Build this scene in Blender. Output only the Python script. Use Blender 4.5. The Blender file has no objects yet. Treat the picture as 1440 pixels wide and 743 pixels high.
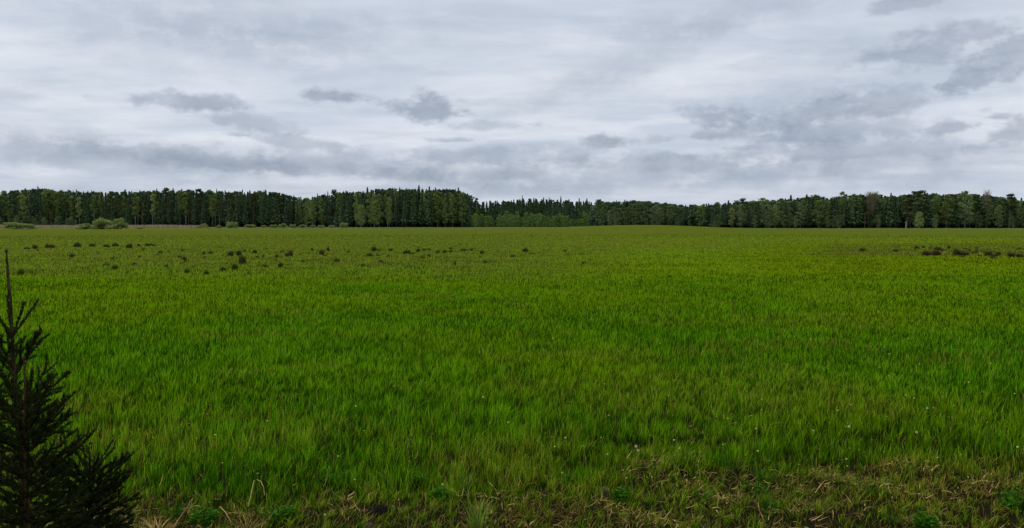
import bpy, math, random
import numpy as np
from mathutils import Vector, Matrix

random.seed(7)
rng = np.random.default_rng(11)
S = bpy.context.scene
C = S.collection
R = math.radians

# ------------------------------------------------------------------ camera
EYE = 1.7
F = 1130.0                       # focal length in photograph pixels (1440 wide)
HOR = 315.0                      # row of the horizon
PITCH = math.atan((371.5 - HOR) / F)
cam = bpy.data.cameras.new('camera')
camo = bpy.data.objects.new('camera', cam)
C.objects.link(camo)
camo.location = (0, 0, EYE)
camo.rotation_euler = (R(90) - PITCH, 0, 0)
cam.sensor_width = 36
cam.lens = 36 * F / 1440
cam.clip_start = 0.05
cam.clip_end = 9000
S.camera = camo


def ray(px, py):
    a, b = (px - 720) / F, (371.5 - py) / F
    c, s = math.cos(PITCH), math.sin(PITCH)
    return Vector((a, c + b * s, -s + b * c))


def ground_at(px, py, z=0.0):
    """world spot seen at a photograph pixel, on the plane of height z"""
    d = ray(px, py)
    t = (z - EYE) / d.z
    return Vector((d.x * t, d.y * t, z))


def col_x(px, Y):
    d = ray(px, HOR)
    return d.x / d.y * Y


# ------------------------------------------------------------------ numpy noise
def _hash(ix, iy, seed):
    h = (ix.astype(np.int64) * 374761393 + iy.astype(np.int64) * 668265263 + seed * 1442695041) & 0xffffffff
    h = ((h ^ (h >> 13)) * 1274126177) & 0xffffffff
    h = h ^ (h >> 16)
    return (h & 0xffffff) / float(0xffffff)


def vnoise(x, y, seed=0):
    ix, iy = np.floor(x), np.floor(y)
    fx, fy = x - ix, y - iy
    fx = fx * fx * (3 - 2 * fx)
    fy = fy * fy * (3 - 2 * fy)
    a = _hash(ix, iy, seed); b = _hash(ix + 1, iy, seed)
    c = _hash(ix, iy + 1, seed); d = _hash(ix + 1, iy + 1, seed)
    return (a * (1 - fx) + b * fx) * (1 - fy) + (c * (1 - fx) + d * fx) * fy


def fbm(x, y, seed=0, octs=4):
    v = 0; a = 0.5; t = 0
    for k in range(octs):
        v = v + a * vnoise(x * 2 ** k + 17.3 * k, y * 2 ** k - 9.1 * k, seed + k)
        t += a; a *= 0.5
    return v / t


def sstep(a, b, x):
    t = np.clip((x - a) / (b - a), 0, 1)
    return t * t * (3 - 2 * t)


def terrain(x, y):
    x = np.asarray(x, float); y = np.asarray(y, float)
    d = np.hypot(x, y)
    z = 1.36 * np.exp(-(((x - 40) / 24) ** 2 + ((y - 240) / 55) ** 2))
    near = 1 - sstep(5.2, 7.0, y)
    z = z + near * (fbm(x * 2.2, y * 2.2, 31, 4) - 0.5) * 0.16
    z = z + (fbm(x * 0.35, y * 0.35, 41, 3) - 0.5) * 0.10 * (1 - sstep(40, 90, d))
    z = z - 0.10 * (1 - sstep(3.0, 5.0, y))
    return z


def tz(x, y):
    return float(terrain(x, y))


def bareness(x, y):
    """0 = thick green growth, 1 = dead trampled edge of the field"""
    n = fbm(x * 0.9, y * 1.3, 51, 4)
    edge = 4.62 + 0.62 * sstep(0.3, 2.2, x) + (n - 0.5) * 3.4
    return 1 - sstep(edge - 0.8, edge + 0.8, y)


# ------------------------------------------------------------------ mesh helpers
def np_mesh(name, verts, faces_by_n, attrs=None, smooth=False):
    """faces_by_n: list of (n, array(m,n)); attrs: dict name -> (nverts,) or (nverts,4)"""
    me = bpy.data.meshes.new(name)
    verts = np.asarray(verts, np.float32)
    me.vertices.add(len(verts))
    me.vertices.foreach_set('co', verts.ravel())
    loops = []; starts = []; tots = []; s = 0
    for n, f in faces_by_n:
        f = np.asarray(f, np.int32)
        if len(f) == 0: continue
        loops.append(f.ravel())
        starts.append(s + np.arange(len(f), dtype=np.int32) * n)
        tots.append(np.full(len(f), n, np.int32))
        s += len(f) * n
    loops = np.concatenate(loops); starts = np.concatenate(starts); tots = np.concatenate(tots)
    me.loops.add(len(loops)); me.loops.foreach_set('vertex_index', loops)
    me.polygons.add(len(starts))
    me.polygons.foreach_set('loop_start', starts)
    me.polygons.foreach_set('loop_total', tots)
    if attrs:
        for k, v in attrs.items():
            v = np.asarray(v, np.float32)
            if v.ndim == 1:
                a = me.attributes.new(k, 'FLOAT', 'POINT'); a.data.foreach_set('value', v)
            else:
                a = me.attributes.new(k, 'FLOAT_COLOR', 'POINT'); a.data.foreach_set('color', v.ravel())
    me.update(calc_edges=True)
    me.validate()
    if smooth:
        me.polygons.foreach_set('use_smooth', np.ones(len(me.polygons), bool))
    return me


def obj(name, me, mat, parent=None):
    o = bpy.data.objects.new(name, me)
    C.objects.link(o)
    if mat and not me.materials:
        me.materials.append(mat)
    if parent: o.parent = parent
    return o


def tag(o, label=None, cat=None, group=None, kind=None):
    if label: o['label'] = label
    if cat: o['category'] = cat
    if group: o['group'] = group
    if kind: o['kind'] = kind
    return o


def thing(name, label, cat, loc, rz=0, group=None, scale=None, rot=None):
    o = bpy.data.objects.new(name, None)
    C.objects.link(o)
    o.empty_display_size = 0.2
    o.location = loc
    o.rotation_euler = rot if rot else (0, 0, rz)
    if scale: o.scale = scale
    return tag(o, label, cat, group)


class MB:
    """collects tubes and leaf cards, then becomes ONE mesh"""
    def __init__(self):
        self.v = []; self.q = []; self.t = []; self.rnd = []; self.n = 0

    def add(self, v, q=None, t=None, rnd=0.5):
        v = np.asarray(v, float)
        self.v.append(v)
        r = np.full(len(v), rnd) if np.isscalar(rnd) else np.asarray(rnd)
        self.rnd.append(r)
        if q is not None and len(q): self.q.append(np.asarray(q) + self.n)
        if t is not None and len(t): self.t.append(np.asarray(t) + self.n)
        self.n += len(v)

    def tube(self, pts, rad, sides=6, rnd=0.5, cap=True):
        pts = np.asarray(pts, float); rad = np.asarray(rad, float)
        m = len(pts)
        tan = np.gradient(pts, axis=0)
        tan /= np.linalg.norm(tan, axis=1)[:, None] + 1e-9
        ref = np.array([0.0, 0, 1]) if abs(tan[0][2]) < 0.9 else np.array([1.0, 0, 0])
        a = np.cross(tan, ref); a /= np.linalg.norm(a, axis=1)[:, None] + 1e-9
        b = np.cross(tan, a)
        th = np.arange(sides) * 2 * math.pi / sides
        ring = a[:, None, :] * np.cos(th)[None, :, None] + b[:, None, :] * np.sin(th)[None, :, None]
        V = (pts[:, None, :] + ring * rad[:, None, None]).reshape(-1, 3)
        q = []
        for i in range(m - 1):
            for j in range(sides):
                k = (j + 1) % sides
                q.append((i * sides + j, i * sides + k, (i + 1) * sides + k, (i + 1) * sides + j))
        t = []
        if cap:
            V = np.vstack([V, pts[-1] + tan[-1] * rad[-1]])
            L = len(V) - 1
            for j in range(sides):
                t.append(((m - 1) * sides + j, (m - 1) * sides + (j + 1) % sides, L))
        self.add(V, q, t, rnd)

    def cards(self, c, u, w, rnd):
        """quads with centre c, half axes u and w"""
        c = np.asarray(c); n = len(c)
        # a lozenge with one broad end reads softer than a rectangle
        V = np.stack([c - u, c - w * 0.9 + u * 0.1, c + u, c + w], 1).reshape(-1, 3)
        q = np.arange(n * 4).reshape(n, 4)
        self.add(V, q, None, np.repeat(rnd, 4))

    def mesh(self, name, smooth=False):
        v = np.vstack(self.v)
        fs = []
        if self.q: fs.append((4, np.vstack(self.q)))
        if self.t: fs.append((3, np.vstack(self.t)))
        return np_mesh(name, v, fs, {'rnd': np.concatenate(self.rnd)}, smooth)


# ------------------------------------------------------------------ materials
class NT:
    def __init__(self, tree): self.t = tree; self.n = tree.nodes; self.l = tree.links

    def new(self, typ, **kw):
        n = self.n.new(typ)
        for k, v in kw.items(): setattr(n, k, v)
        return n

    def link(self, a, b): self.l.new(a, b)

    def setin(self, sock, v):
        if isinstance(v, bpy.types.NodeSocket): self.link(v, sock)
        elif v is not None: sock.default_value = v

    def math(self, op, a, b=None, c=None, clamp=False):
        n = self.new('ShaderNodeMath', operation=op, use_clamp=clamp)
        self.setin(n.inputs[0], a)
        if b is not None: self.setin(n.inputs[1], b)
        if c is not None: self.setin(n.inputs[2], c)
        return n.outputs[0]

    def ramp(self, x, lo, hi, a=0.0, b=1.0, smooth=True):
        n = self.new('ShaderNodeMapRange', interpolation_type='SMOOTHSTEP' if smooth else 'LINEAR')
        self.setin(n.inputs['Value'], x)
        for k, v in (('From Min', lo), ('From Max', hi), ('To Min', a), ('To Max', b)):
            n.inputs[k].default_value = v
        return n.outputs[0]

    def mix(self, f, a, b, blend='MIX'):
        n = self.new('ShaderNodeMix', data_type='RGBA', blend_type=blend)
        self.setin(n.inputs[0], f)
        for s, v in ((n.inputs[6], a), (n.inputs[7], b)):
            if isinstance(v, (tuple, list)) and len(v) == 3: v = (*v, 1)
            self.setin(s, v)
        return n.outputs[2]

    def noise(self, vec, scale, detail=3, rough=0.55, dist=0.0):
        n = self.new('ShaderNodeTexNoise')
        if vec is not None: self.link(vec, n.inputs['Vector'])
        n.inputs['Scale'].default_value = scale
        n.inputs['Detail'].default_value = detail
        n.inputs['Roughness'].default_value = rough
        n.inputs['Distortion'].default_value = dist
        return n.outputs['Fac']

    def scale(self, vec, s):
        n = self.new('ShaderNodeMapping')
        self.link(vec, n.inputs['Vector'])
        n.inputs['Scale'].default_value = s
        return n.outputs[0]

    def attr(self, name):
        n = self.new('ShaderNodeAttribute'); n.attribute_name = name
        return n

    def comb(self, x, y, z):
        n = self.new('ShaderNodeCombineXYZ')
        for i, v in enumerate((x, y, z)): self.setin(n.inputs[i], v)
        return n.outputs[0]


def mat_base(name):
    m = bpy.data.materials.new(name); m.use_nodes = True
    t = NT(m.node_tree); t.n.clear()
    return m, t


def leafy(t, col, trans=0.3, rough=0.6, spec=0.2, tcol=None):
    b = t.new('ShaderNodeBsdfPrincipled')
    t.link(col, b.inputs['Base Color'])
    b.inputs['Roughness'].default_value = rough
    b.inputs['Specular IOR Level'].default_value = spec
    tr = t.new('ShaderNodeBsdfTranslucent')
    t.link(tcol if tcol else col, tr.inputs['Color'])
    mx = t.new('ShaderNodeMixShader'); mx.inputs[0].default_value = trans
    t.link(b.outputs[0], mx.inputs[1]); t.link(tr.outputs[0], mx.inputs[2])
    o = t.new('ShaderNodeOutputMaterial'); t.link(mx.outputs[0], o.inputs[0])


def opaque(t, col, rough=0.9, spec=0.1, bump=None, bstr=0.4, bdist=0.02):
    b = t.new('ShaderNodeBsdfPrincipled')
    t.link(col, b.inputs['Base Color'])
    b.inputs['Roughness'].default_value = rough
    b.inputs['Specular IOR Level'].default_value = spec
    if bump is not None:
        bp = t.new('ShaderNodeBump'); bp.inputs['Strength'].default_value = bstr
        bp.inputs['Distance'].default_value = bdist
        t.link(bump, bp.inputs['Height']); t.link(bp.outputs[0], b.inputs['Normal'])
    o = t.new('ShaderNodeOutputMaterial'); t.link(b.outputs[0], o.inputs[0])


def field_colour(t, vec):
    """base colour of the meadow as it changes from place to place"""
    n1 = t.noise(vec, 0.16, 4, 0.6)
    n2 = t.noise(vec, 1.3, 5, 0.65)
    n3 = t.noise(t.scale(vec, (0.035, 0.1, 1)), 1.0, 4, 0.65)
    c = t.mix(t.ramp(n1, 0.36, 0.68), FG['lush'], FG['yellow'])
    c = t.mix(t.ramp(n2, 0.40, 0.70, 0, 0.6), c, FG['deep'])
    sx = t.new('ShaderNodeSeparateXYZ'); t.link(vec, sx.inputs[0])
    dist = sx.outputs[1]
    dn = t.math('ADD', dist, t.math('MULTIPLY', t.math('SUBTRACT', n3, 0.5), 40.0))
    c = t.mix(t.ramp(dist, 5.0, 9.0, 0.40, 0.0), c, (0.060, 0.170, 0.002))
    c = t.mix(t.ramp(dn, 10, 34), c, FG['mid'])
    mott = t.mix(t.ramp(n3, 0.42, 0.62), FG['far'], FG['farolive'])
    c = t.mix(t.ramp(dn, 26, 62), c, mott)
    # rough olive brown pasture on the left, yellow strip and brown bank on the right
    bear = t.math('DIVIDE', sx.outputs[0], t.math('MAXIMUM', dist, 1.0))
    bn = t.math('ADD', bear, t.math('MULTIPLY', t.math('SUBTRACT', n2, 0.5), 0.35))
    rough = t.math('MULTIPLY', t.ramp(bn, -0.05, 0.22, 0.9, 0.0), t.math('MULTIPLY', t.ramp(dn, 20, 32), t.ramp(dn, 95, 130, 1, 0)))
    c = t.mix(rough, c, t.mix(t.ramp(n2, 0.4, 0.6), (0.340, 0.300, 0.050), (0.270, 0.370, 0.036)))
    ys = t.math('MULTIPLY', t.ramp(bear, 0.26, 0.36), t.math('MULTIPLY', t.ramp(dn, 22, 34), t.ramp(dn, 62, 80, 1, 0)))
    c = t.mix(t.math('MULTIPLY', ys, 0.8), c, (0.330, 0.400, 0.002))
    bb = t.math('MULTIPLY', t.ramp(bear, 0.34, 0.42), t.math('MULTIPLY', t.ramp(dn, 36, 42), t.ramp(dn, 58, 70, 1, 0)))
    c = t.mix(t.math('MULTIPLY', bb, t.ramp(n2, 0.35, 0.6, 0.3, 0.9)), c, (0.23, 0.19, 0.05))
    return c, n1, n2, n3, dist


FG = dict(lush=(0.115, 0.420, 0.001), yellow=(0.310, 0.490, 0.001), deep=(0.050, 0.225, 0.002),
          mid=(0.360, 0.540, 0.003), far=(0.330, 0.430, 0.034), farolive=(0.385, 0.420, 0.040))


def make_ground_mat():
    m, t = mat_base('meadow_ground')
    geo = t.new('ShaderNodeNewGeometry')
    pos = geo.outputs['Position']
    c, n1, n2, n3, dist = field_colour(t, pos)
    fine = t.noise(pos, 9.0, 5, 0.7)
    streak = t.noise(t.scale(pos, (0.25, 1.1, 1)), 1.0, 5, 0.7)
    c = t.mix(t.ramp(streak, 0.35, 0.65, 0, 0.8), c, t.mix(0.6, c, (0.03, 0.05, 0.006)))
    c = t.mix(0.66, c, (0.02, 0.030, 0.006))
    soil = t.mix(t.ramp(dist, 6.0, 9.0), t.mix(fine, (0.007, 0.005, 0.003), (0.035, 0.024, 0.013)), t.mix(fine, (0.012, 0.030, 0.002), (0.04, 0.08, 0.004)))
    c = t.mix(t.ramp(dist, 10, 60), soil, c)
    # pale straw strip below the forest and darker ground under the trees
    edge = t.math('ADD', dist, t.math('MULTIPLY', t.math('SUBTRACT', streak, 0.5), 30))
    c = t.mix(t.ramp(edge, 200, 285, 0, 0.45), c, (0.17, 0.160, 0.040))
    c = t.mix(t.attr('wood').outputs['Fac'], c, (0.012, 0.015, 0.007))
    hgt = t.math('ADD', fine, t.math('MULTIPLY', streak, 0.7))
    opaque(t, c, 1.0, 0.0, hgt, 0.5, 0.05)
    return m


def make_grass_mat():
    m, t = mat_base('meadow_grass')
    geo = t.new('ShaderNodeNewGeometry'); pos = geo.outputs['Position']
    c, n1, n2, n3, dist = field_colour(t, pos)
    rnd = t.attr('rnd').outputs['Fac']; tt = t.attr('tip').outputs['Fac']; dead = t.attr('dead').outputs['Fac']
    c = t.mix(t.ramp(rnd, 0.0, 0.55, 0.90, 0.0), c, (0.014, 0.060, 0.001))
    c = t.mix(t.ramp(rnd, 0.66, 1.0, 0.0, 0.85), c, (0.36, 0.62, 0.015))
    straw = t.mix(t.math('FRACT', t.math('MULTIPLY', rnd, 7.31)), (0.26, 0.22, 0.006), (0.56, 0.50, 0.08))
    c = t.mix(dead, c, straw)
    c = t.mix(t.ramp(tt, 0.0, 0.75, 0.9, 0.0), c, (0.010, 0.020, 0.001))  # roots darkened: shade between the blades put into the colour
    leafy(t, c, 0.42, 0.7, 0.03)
    return m


def make_straw_mat():
    m, t = mat_base('dry_straw')
    rnd = t.attr('rnd').outputs['Fac']
    geo = t.new('ShaderNodeNewGeometry')
    n = t.noise(geo.outputs['Position'], 3.0, 3)
    c = t.mix(rnd, (0.110, 0.060, 0.014), (0.84, 0.60, 0.20))
    c = t.mix(t.ramp(n, 0.4, 0.65, 0, 0.8), c, (0.050, 0.028, 0.014))
    leafy(t, c, 0.15, 0.8, 0.04)
    return m


def foliage_mat(name, dark, light, trans=0.25, obj_var=0.35, other=None):
    m, t = mat_base(name)
    rnd = t.attr('rnd').outputs['Fac']
    oi = t.new('ShaderNodeObjectInfo')
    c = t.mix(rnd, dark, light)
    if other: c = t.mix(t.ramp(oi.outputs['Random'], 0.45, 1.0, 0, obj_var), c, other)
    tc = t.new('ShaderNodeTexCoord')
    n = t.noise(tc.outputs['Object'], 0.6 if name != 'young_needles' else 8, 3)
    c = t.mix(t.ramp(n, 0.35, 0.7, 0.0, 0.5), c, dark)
    leafy(t, c, trans, 0.8, 0.04)
    return m


def bark_mat(name, a, b, sc=4.0, stretch=0.25):
    m, t = mat_base(name)
    tc = t.new('ShaderNodeTexCoord')
    n = t.noise(t.scale(tc.outputs['Object'], (1, 1, stretch)), sc, 4, 0.65)
    opaque(t, t.mix(t.ramp(n, 0.35, 0.65), a, b), 0.9, 0.1, n, 0.5, 0.01)
    return m


def plain_mat(name, a, b, sc=20.0, trans=None, rough=0.7):
    m, t = mat_base(name)
    tc = t.new('ShaderNodeTexCoord')
    n = t.noise(tc.outputs['Object'], sc, 4, 0.6)
    rnd = t.attr('rnd').outputs['Fac']
    f = t.math('ADD', t.math('MULTIPLY', n, 0.5), t.math('MULTIPLY', rnd, 0.5))
    c = t.mix(t.ramp(f, 0.3, 0.7), a, b)
    if trans is None: opaque(t, c, rough, 0.15, n, 0.5, 0.01)
    else: leafy(t, c, trans, rough, 0.03)
    return m


M = dict(
    ground=make_ground_mat(), grass=make_grass_mat(), straw=make_straw_mat(),
    spruce=foliage_mat('spruce_needles', (0.018, 0.040, 0.018), (0.165, 0.260, 0.105), 0.15, 0.5, (0.10, 0.16, 0.10)),
    pine=foliage_mat('pine_needles', (0.025, 0.042, 0.018), (0.155, 0.205, 0.070), 0.15, 0.5, (0.15, 0.15, 0.06)),
    birch=foliage_mat('birch_leaves', (0.055, 0.090, 0.020), (0.320, 0.420, 0.110), 0.30, 0.8, (0.34, 0.42, 0.14)),
    greybirch=foliage_mat('grey_birch_leaves', (0.045, 0.078, 0.030), (0.240, 0.335, 0.130), 0.28, 0.8, (0.26, 0.34, 0.15)),
    young=foliage_mat('young_leaves', (0.090, 0.165, 0.030), (0.320, 0.480, 0.130), 0.35, 0.5, (0.17, 0.29, 0.06)),
    willow=foliage_mat('willow_leaves', (0.12, 0.17, 0.040), (0.38, 0.47, 0.150), 0.30, 0.5, (0.22, 0.28, 0.10)),
    brown=foliage_mat('brown_twigs', (0.20, 0.19, 0.12), (0.46, 0.42, 0.28), 0.2),
    bark_dark=bark_mat('dark_bark', (0.045, 0.035, 0.026), (0.11, 0.09, 0.07), 2.0),
    bark_pale=bark_mat('pale_bark', (0.14, 0.135, 0.11), (0.36, 0.35, 0.30), 2.0, 1.0),
    bark_pine=bark_mat('pine_bark', (0.13, 0.085, 0.055), (0.26, 0.18, 0.12), 2.0),
    twig=bark_mat('spruce_twig', (0.020, 0.013, 0.005), (0.090, 0.060, 0.024), 60.0),
    needles=foliage_mat('young_needles', (0.005, 0.011, 0.003), (0.055, 0.088, 0.018), 0.08),
    bud=plain_mat('bud_scales', (0.03, 0.018, 0.008), (0.07, 0.04, 0.018), 200),
    sedge=plain_mat('dark_sedge', (0.034, 0.030, 0.010), (0.150, 0.145, 0.038), 5.0, 0.15),
    sedgebrown=plain_mat('brown_sedge', (0.045, 0.030, 0.014), (0.17, 0.125, 0.055), 5.0, 0.1),
    sedgegreen=plain_mat('green_sedge', (0.040, 0.060, 0.008), (0.12, 0.16, 0.024), 5.0, 0.15),
    stem=plain_mat('flower_stem', (0.10, 0.24, 0.01), (0.18, 0.34, 0.02), 30, 0.3),
    cream=plain_mat('cream_petals', (0.72, 0.70, 0.14), (0.82, 0.82, 0.40), 60, 0.25),
    clock=plain_mat('seed_fluff', (0.66, 0.62, 0.36), (0.82, 0.80, 0.56), 60, 0.35),
    leaf=plain_mat('broad_leaf', (0.020, 0.080, 0.003), (0.065, 0.210, 0.006), 25, 0.25),
    paleblade=plain_mat('pale_blade', (0.13, 0.25, 0.02), (0.26, 0.42, 0.05), 25, 0.3),
    dock=plain_mat('dead_dock', (0.030, 0.016, 0.010), (0.085, 0.045, 0.028), 40),
    clod=plain_mat('dark_soil', (0.010, 0.006, 0.005), (0.045, 0.028, 0.020), 18, None, 0.95),
    stone=plain_mat('field_stone', (0.085, 0.060, 0.040), (0.19, 0.145, 0.10), 14, None, 0.9),
    reed=foliage_mat('dry_reed', (0.25, 0.20, 0.12), (0.55, 0.46, 0.30), 0.25),
)

# distance of the forest edge by bearing (column of the photograph)
DX = [-260, 470, 480, 655, 662, 830, 840, 960, 1000, 1150, 1300, 1700]
DY = [425, 425, 400, 400, 455, 455, 360, 350, 320, 305, 295, 290]


# ------------------------------------------------------------------ ground
def build_ground():
    ang = np.concatenate([np.linspace(-50, 50, 521), np.linspace(50, 310, 105)[1:-1]]) + 0.0
    ang = np.radians(ang)
    r = [0.4]
    while r[-1] < 4500: r.append(r[-1] * (1.012 if r[-1] < 12 else 1.03))
    r = np.array(r)
    A, B = np.meshgrid(ang, r)
    X = B * np.sin(A); Y = B * np.cos(A)
    Z = terrain(X, Y)
    v = np.stack([X, Y, Z], -1).reshape(-1, 3)
    na, nr = len(ang), len(r)
    i = np.arange(nr - 1)[:, None] * na; j = np.arange(na)[None, :]; k = (j + 1) % na
    q = np.stack([i + j, i + na + j, i + na + k, i + k], -1).reshape(-1, 4)[:, ::-1]
    c = len(v)
    v = np.vstack([v, [[0, 0, float(terrain(0, 0))]]])
    tri = np.stack([np.full(na, c), np.arange(na), (np.arange(na) + 1) % na], 1)[:, ::-1]
    yy = np.maximum(v[:, 1], 1.0)
    pxs = 720 + v[:, 0] / yy * F
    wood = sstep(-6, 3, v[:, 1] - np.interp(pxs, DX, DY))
    me = np_mesh('ground', v, [(4, q), (3, tri)], {'wood': wood}, True)
    o = obj('ground', me, M['ground'])
    tag(o, 'flat green meadow ground reaching to the forest', 'ground', kind='structure')


build_ground()


# ------------------------------------------------------------------ grass
def blades(x, y, z, h, w, lean, az, nseg, curl=0.6, face=None):
    """arrays -> verts, quads, tris, tip attribute. A blade is a bent tapering ribbon."""
    n = len(x)
    face = rng.uniform(0, 2 * math.pi, n) if face is None else face
    wx, wy = np.cos(face), np.sin(face)
    lx, ly = np.cos(az), np.sin(az)
    V = np.zeros((n, 2 * nseg + 1, 3)); T = np.zeros((n, 2 * nseg + 1))
    for k in range(nseg + 1):
        f = k / nseg
        bend = lean * (f ** 1.8)
        px = x + lx * h * bend
        py = y + ly * h * bend
        pz = z + h * (f - curl * 0.5 * lean * f ** 3)
        ww = w * 0.5 * (1 - f ** 1.6) if k < nseg else 0
        if k < nseg:
            V[:, 2 * k, 0] = px - wx * ww; V[:, 2 * k, 1] = py - wy * ww; V[:, 2 * k, 2] = pz
            V[:, 2 * k + 1, 0] = px + wx * ww; V[:, 2 * k + 1, 1] = py + wy * ww; V[:, 2 * k + 1, 2] = pz
            T[:, 2 * k] = T[:, 2 * k + 1] = f
        else:
            V[:, 2 * k, 0] = px; V[:, 2 * k, 1] = py; V[:, 2 * k, 2] = pz; T[:, 2 * k] = 1
    base = np.arange(n)[:, None] * (2 * nseg + 1)
    q = [base + np.array([[2 * k, 2 * k + 1, 2 * k + 3, 2 * k + 2]]) for k in range(nseg - 1)]
    q = np.concatenate(q) if q else np.zeros((0, 4), int)
    t = base + np.array([[2 * nseg - 2, 2 * nseg - 1, 2 * nseg]])
    return V.reshape(-1, 3), q, t, T.ravel(), 2 * nseg + 1


def sample_wedge(n, d0, d1, power, half=R(43)):
    """distances with density per unit area ~ d**-power"""
    e = 2 - power
    u = rng.uniform(0, 1, n)
    d = (d0 ** e + u * (d1 ** e - d0 ** e)) ** (1 / e)
    a = rng.uniform(-half, half, n)
    return d * np.sin(a), d * np.cos(a), d


def build_grass():
    parts = []
    for (n, d0, d1, nseg, pw) in ((280000, 2.2, 9.5, 3, 1.9), (1100000, 9.5, 135, 2, 1.45)):
        x, y, d = sample_wedge(n, d0, d1, pw)
        # gather a share of the blades into tufts
        if d0 < 9:
            tuft = rng.uniform(0, 1, n) < 0.55
            cx = np.round(x / 0.11) * 0.11; cy = np.round(y / 0.11) * 0.11
            jx = (_hash(cx * 100, cy * 100, 3) - 0.5) * 0.12; jy = (_hash(cx * 100, cy * 100, 4) - 0.5) * 0.12
            x = np.where(tuft, cx + jx + (x - cx) * 0.45, x)
            y = np.where(tuft, cy + jy + (y - cy) * 0.45, y)
        bare = bareness(x, y)
        keep = (rng.uniform(0, 1, n) > bare * 0.5) & (rng.uniform(0, 1, n) > 0.9 * sstep(75, 135, d))
        x, y, d, bare = x[keep], y[keep], d[keep], bare[keep]
        n = len(x)
        z = terrain(x, y) - 0.01
        hn = fbm(x * 0.5, y * 0.5, 61, 3); hn2 = fbm(x * 3, y * 3, 71, 2)
        hn3 = fbm(x * 9.0, y * 5.5, 111, 3)
        h = (0.03 + 0.07 * hn + 0.09 * hn2 + 0.14 * hn3) * rng.uniform(0.45, 1.3, n)
        h *= 1 - 0.55 * bare
        near = 1 - sstep(5.0, 8.5, y)
        h *= 0.56 + 0.02 * near
        h *= 1.05 - 0.10 * sstep(8, 14, d) + 0.05 * sstep(30, 80, d)
        h += 0.02
        w = 0.0050 * (d / 5) ** 0.88 * rng.uniform(0.5, 1.5, n)
        w = np.maximum(w, 0.0025)
        lean = np.abs(rng.normal(0.20, 0.30, n)) + 0.45 * bare * rng.uniform(0, 1.2, n)
        lean = np.clip(lean, 0, 1.2)
        az = rng.normal(0.4, 1.6, n)
        V, q, t, T, m = blades(x, y, z, h, w, lean, az, nseg)
        dn = fbm(x * 0.7, y * 1.1, 81, 4)
        pdead = 0.03 + 0.50 * bare + 0.22 * sstep(0.56, 0.68, dn) * (1 - sstep(16, 30, d)) \
            + 0.20 * near * sstep(0.45, 0.6, dn)
        dead = (rng.uniform(0, 1, n) < pdead) * rng.uniform(0.5, 1.0, n)
        sc = 1 / (0.05 + 0.006 * d)
        clump = fbm(x * 9.0, y * 5.5, 111, 3) * 0.65 + fbm(x * 1.7, y * 1.0, 121, 3) * 0.35
        rnd = np.clip(0.5 + (clump - 0.5) * 1.15 + rng.normal(0, 0.34, n), 0, 1)
        parts.append((V, q, t, T, np.repeat(rnd, m), np.repeat(dead, m)))
    v = np.vstack([p[0] for p in parts]); off = len(parts[0][0])
    q = np.vstack([parts[0][1], parts[1][1] + off]); t = np.vstack([parts[0][2], parts[1][2] + off])
    me = np_mesh('meadow_grass', v, [(4, q), (3, t)],
                 {'tip': np.concatenate([p[3] for p in parts]), 'rnd': np.concatenate([p[4] for p in parts]),
                  'dead': np.concatenate([p[5] for p in parts])})
    o = obj('meadow_grass', me, M['grass'])
    tag(o, 'lush green meadow grass covering the whole field', 'grass', kind='stuff')


build_grass()


def build_straw():
    """matted dead blades lying at the near edge of the field"""
    n = 120000
    x, y, d = sample_wedge(n, 2.2, 8.0, 1.0)
    b = bareness(x, y)
    patch = sstep(0.40, 0.62, fbm(x * 1.6, y * 2.2, 91, 4))
    keep = rng.uniform(0, 1, n) < np.clip(b * (0.06 + 0.80 * patch) * (0.55 + 0.45 * sstep(-0.5, 1.5, x)), 0, 1) + 0.02
    x, y = x[keep], y[keep]; n = len(x)
    z = terrain(x, y)
    L = rng.uniform(0.02, 0.095, n)
    a = rng.uniform(0, 2 * math.pi, n)
    up = rng.uniform(-0.05, 0.75, n) ** 1.0
    turn = rng.normal(0, 1.1, n)
    arch = rng.uniform(-0.5, 0.9, n)
    w = rng.uniform(0.0020, 0.0055, n)
    K = 4
    V = np.zeros((n, 2 * (K + 1), 3))
    px, py, pz = x.copy(), y.copy(), z + rng.uniform(0.0, 0.05, n)
    el = up.copy(); aa = a.copy()
    for k in range(K + 1):
        ww = w * (1 - 0.75 * (k / K) ** 2) * 0.5
        sx, sy = -np.sin(aa), np.cos(aa)
        V[:, 2 * k] = np.stack([px - sx * ww, py - sy * ww, pz], 1)
        V[:, 2 * k + 1] = np.stack([px + sx * ww, py + sy * ww, pz + ww * 0.6], 1)
        st = L / K
        px = px + np.cos(aa) * np.cos(el) * st; py = py + np.sin(aa) * np.cos(el) * st
        pz = pz + np.sin(el) * st
        el = el - arch / K * 1.6; aa = aa + turn / K
    base = np.arange(n)[:, None] * (2 * K + 2)
    q = np.concatenate([base + np.array([[2 * k, 2 * k + 1, 2 * k + 3, 2 * k + 2]]) for k in range(K)])
    me = np_mesh('dry_grass', V.reshape(-1, 3), [(4, q)], {'rnd': np.repeat(rng.uniform(0, 1, n) ** 1.7, 2 * K + 2)})
    o = obj('dry_grass', me, M['straw'])
    tag(o, 'matted brown dead grass along the near edge of the field', 'dry grass', kind='stuff')


build_straw()


# ------------------------------------------------------------------ far trees
def rdir(n, r):
    v = r.normal(0, 1, (n, 3))
    return v / np.linalg.norm(v, axis=1)[:, None]


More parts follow.
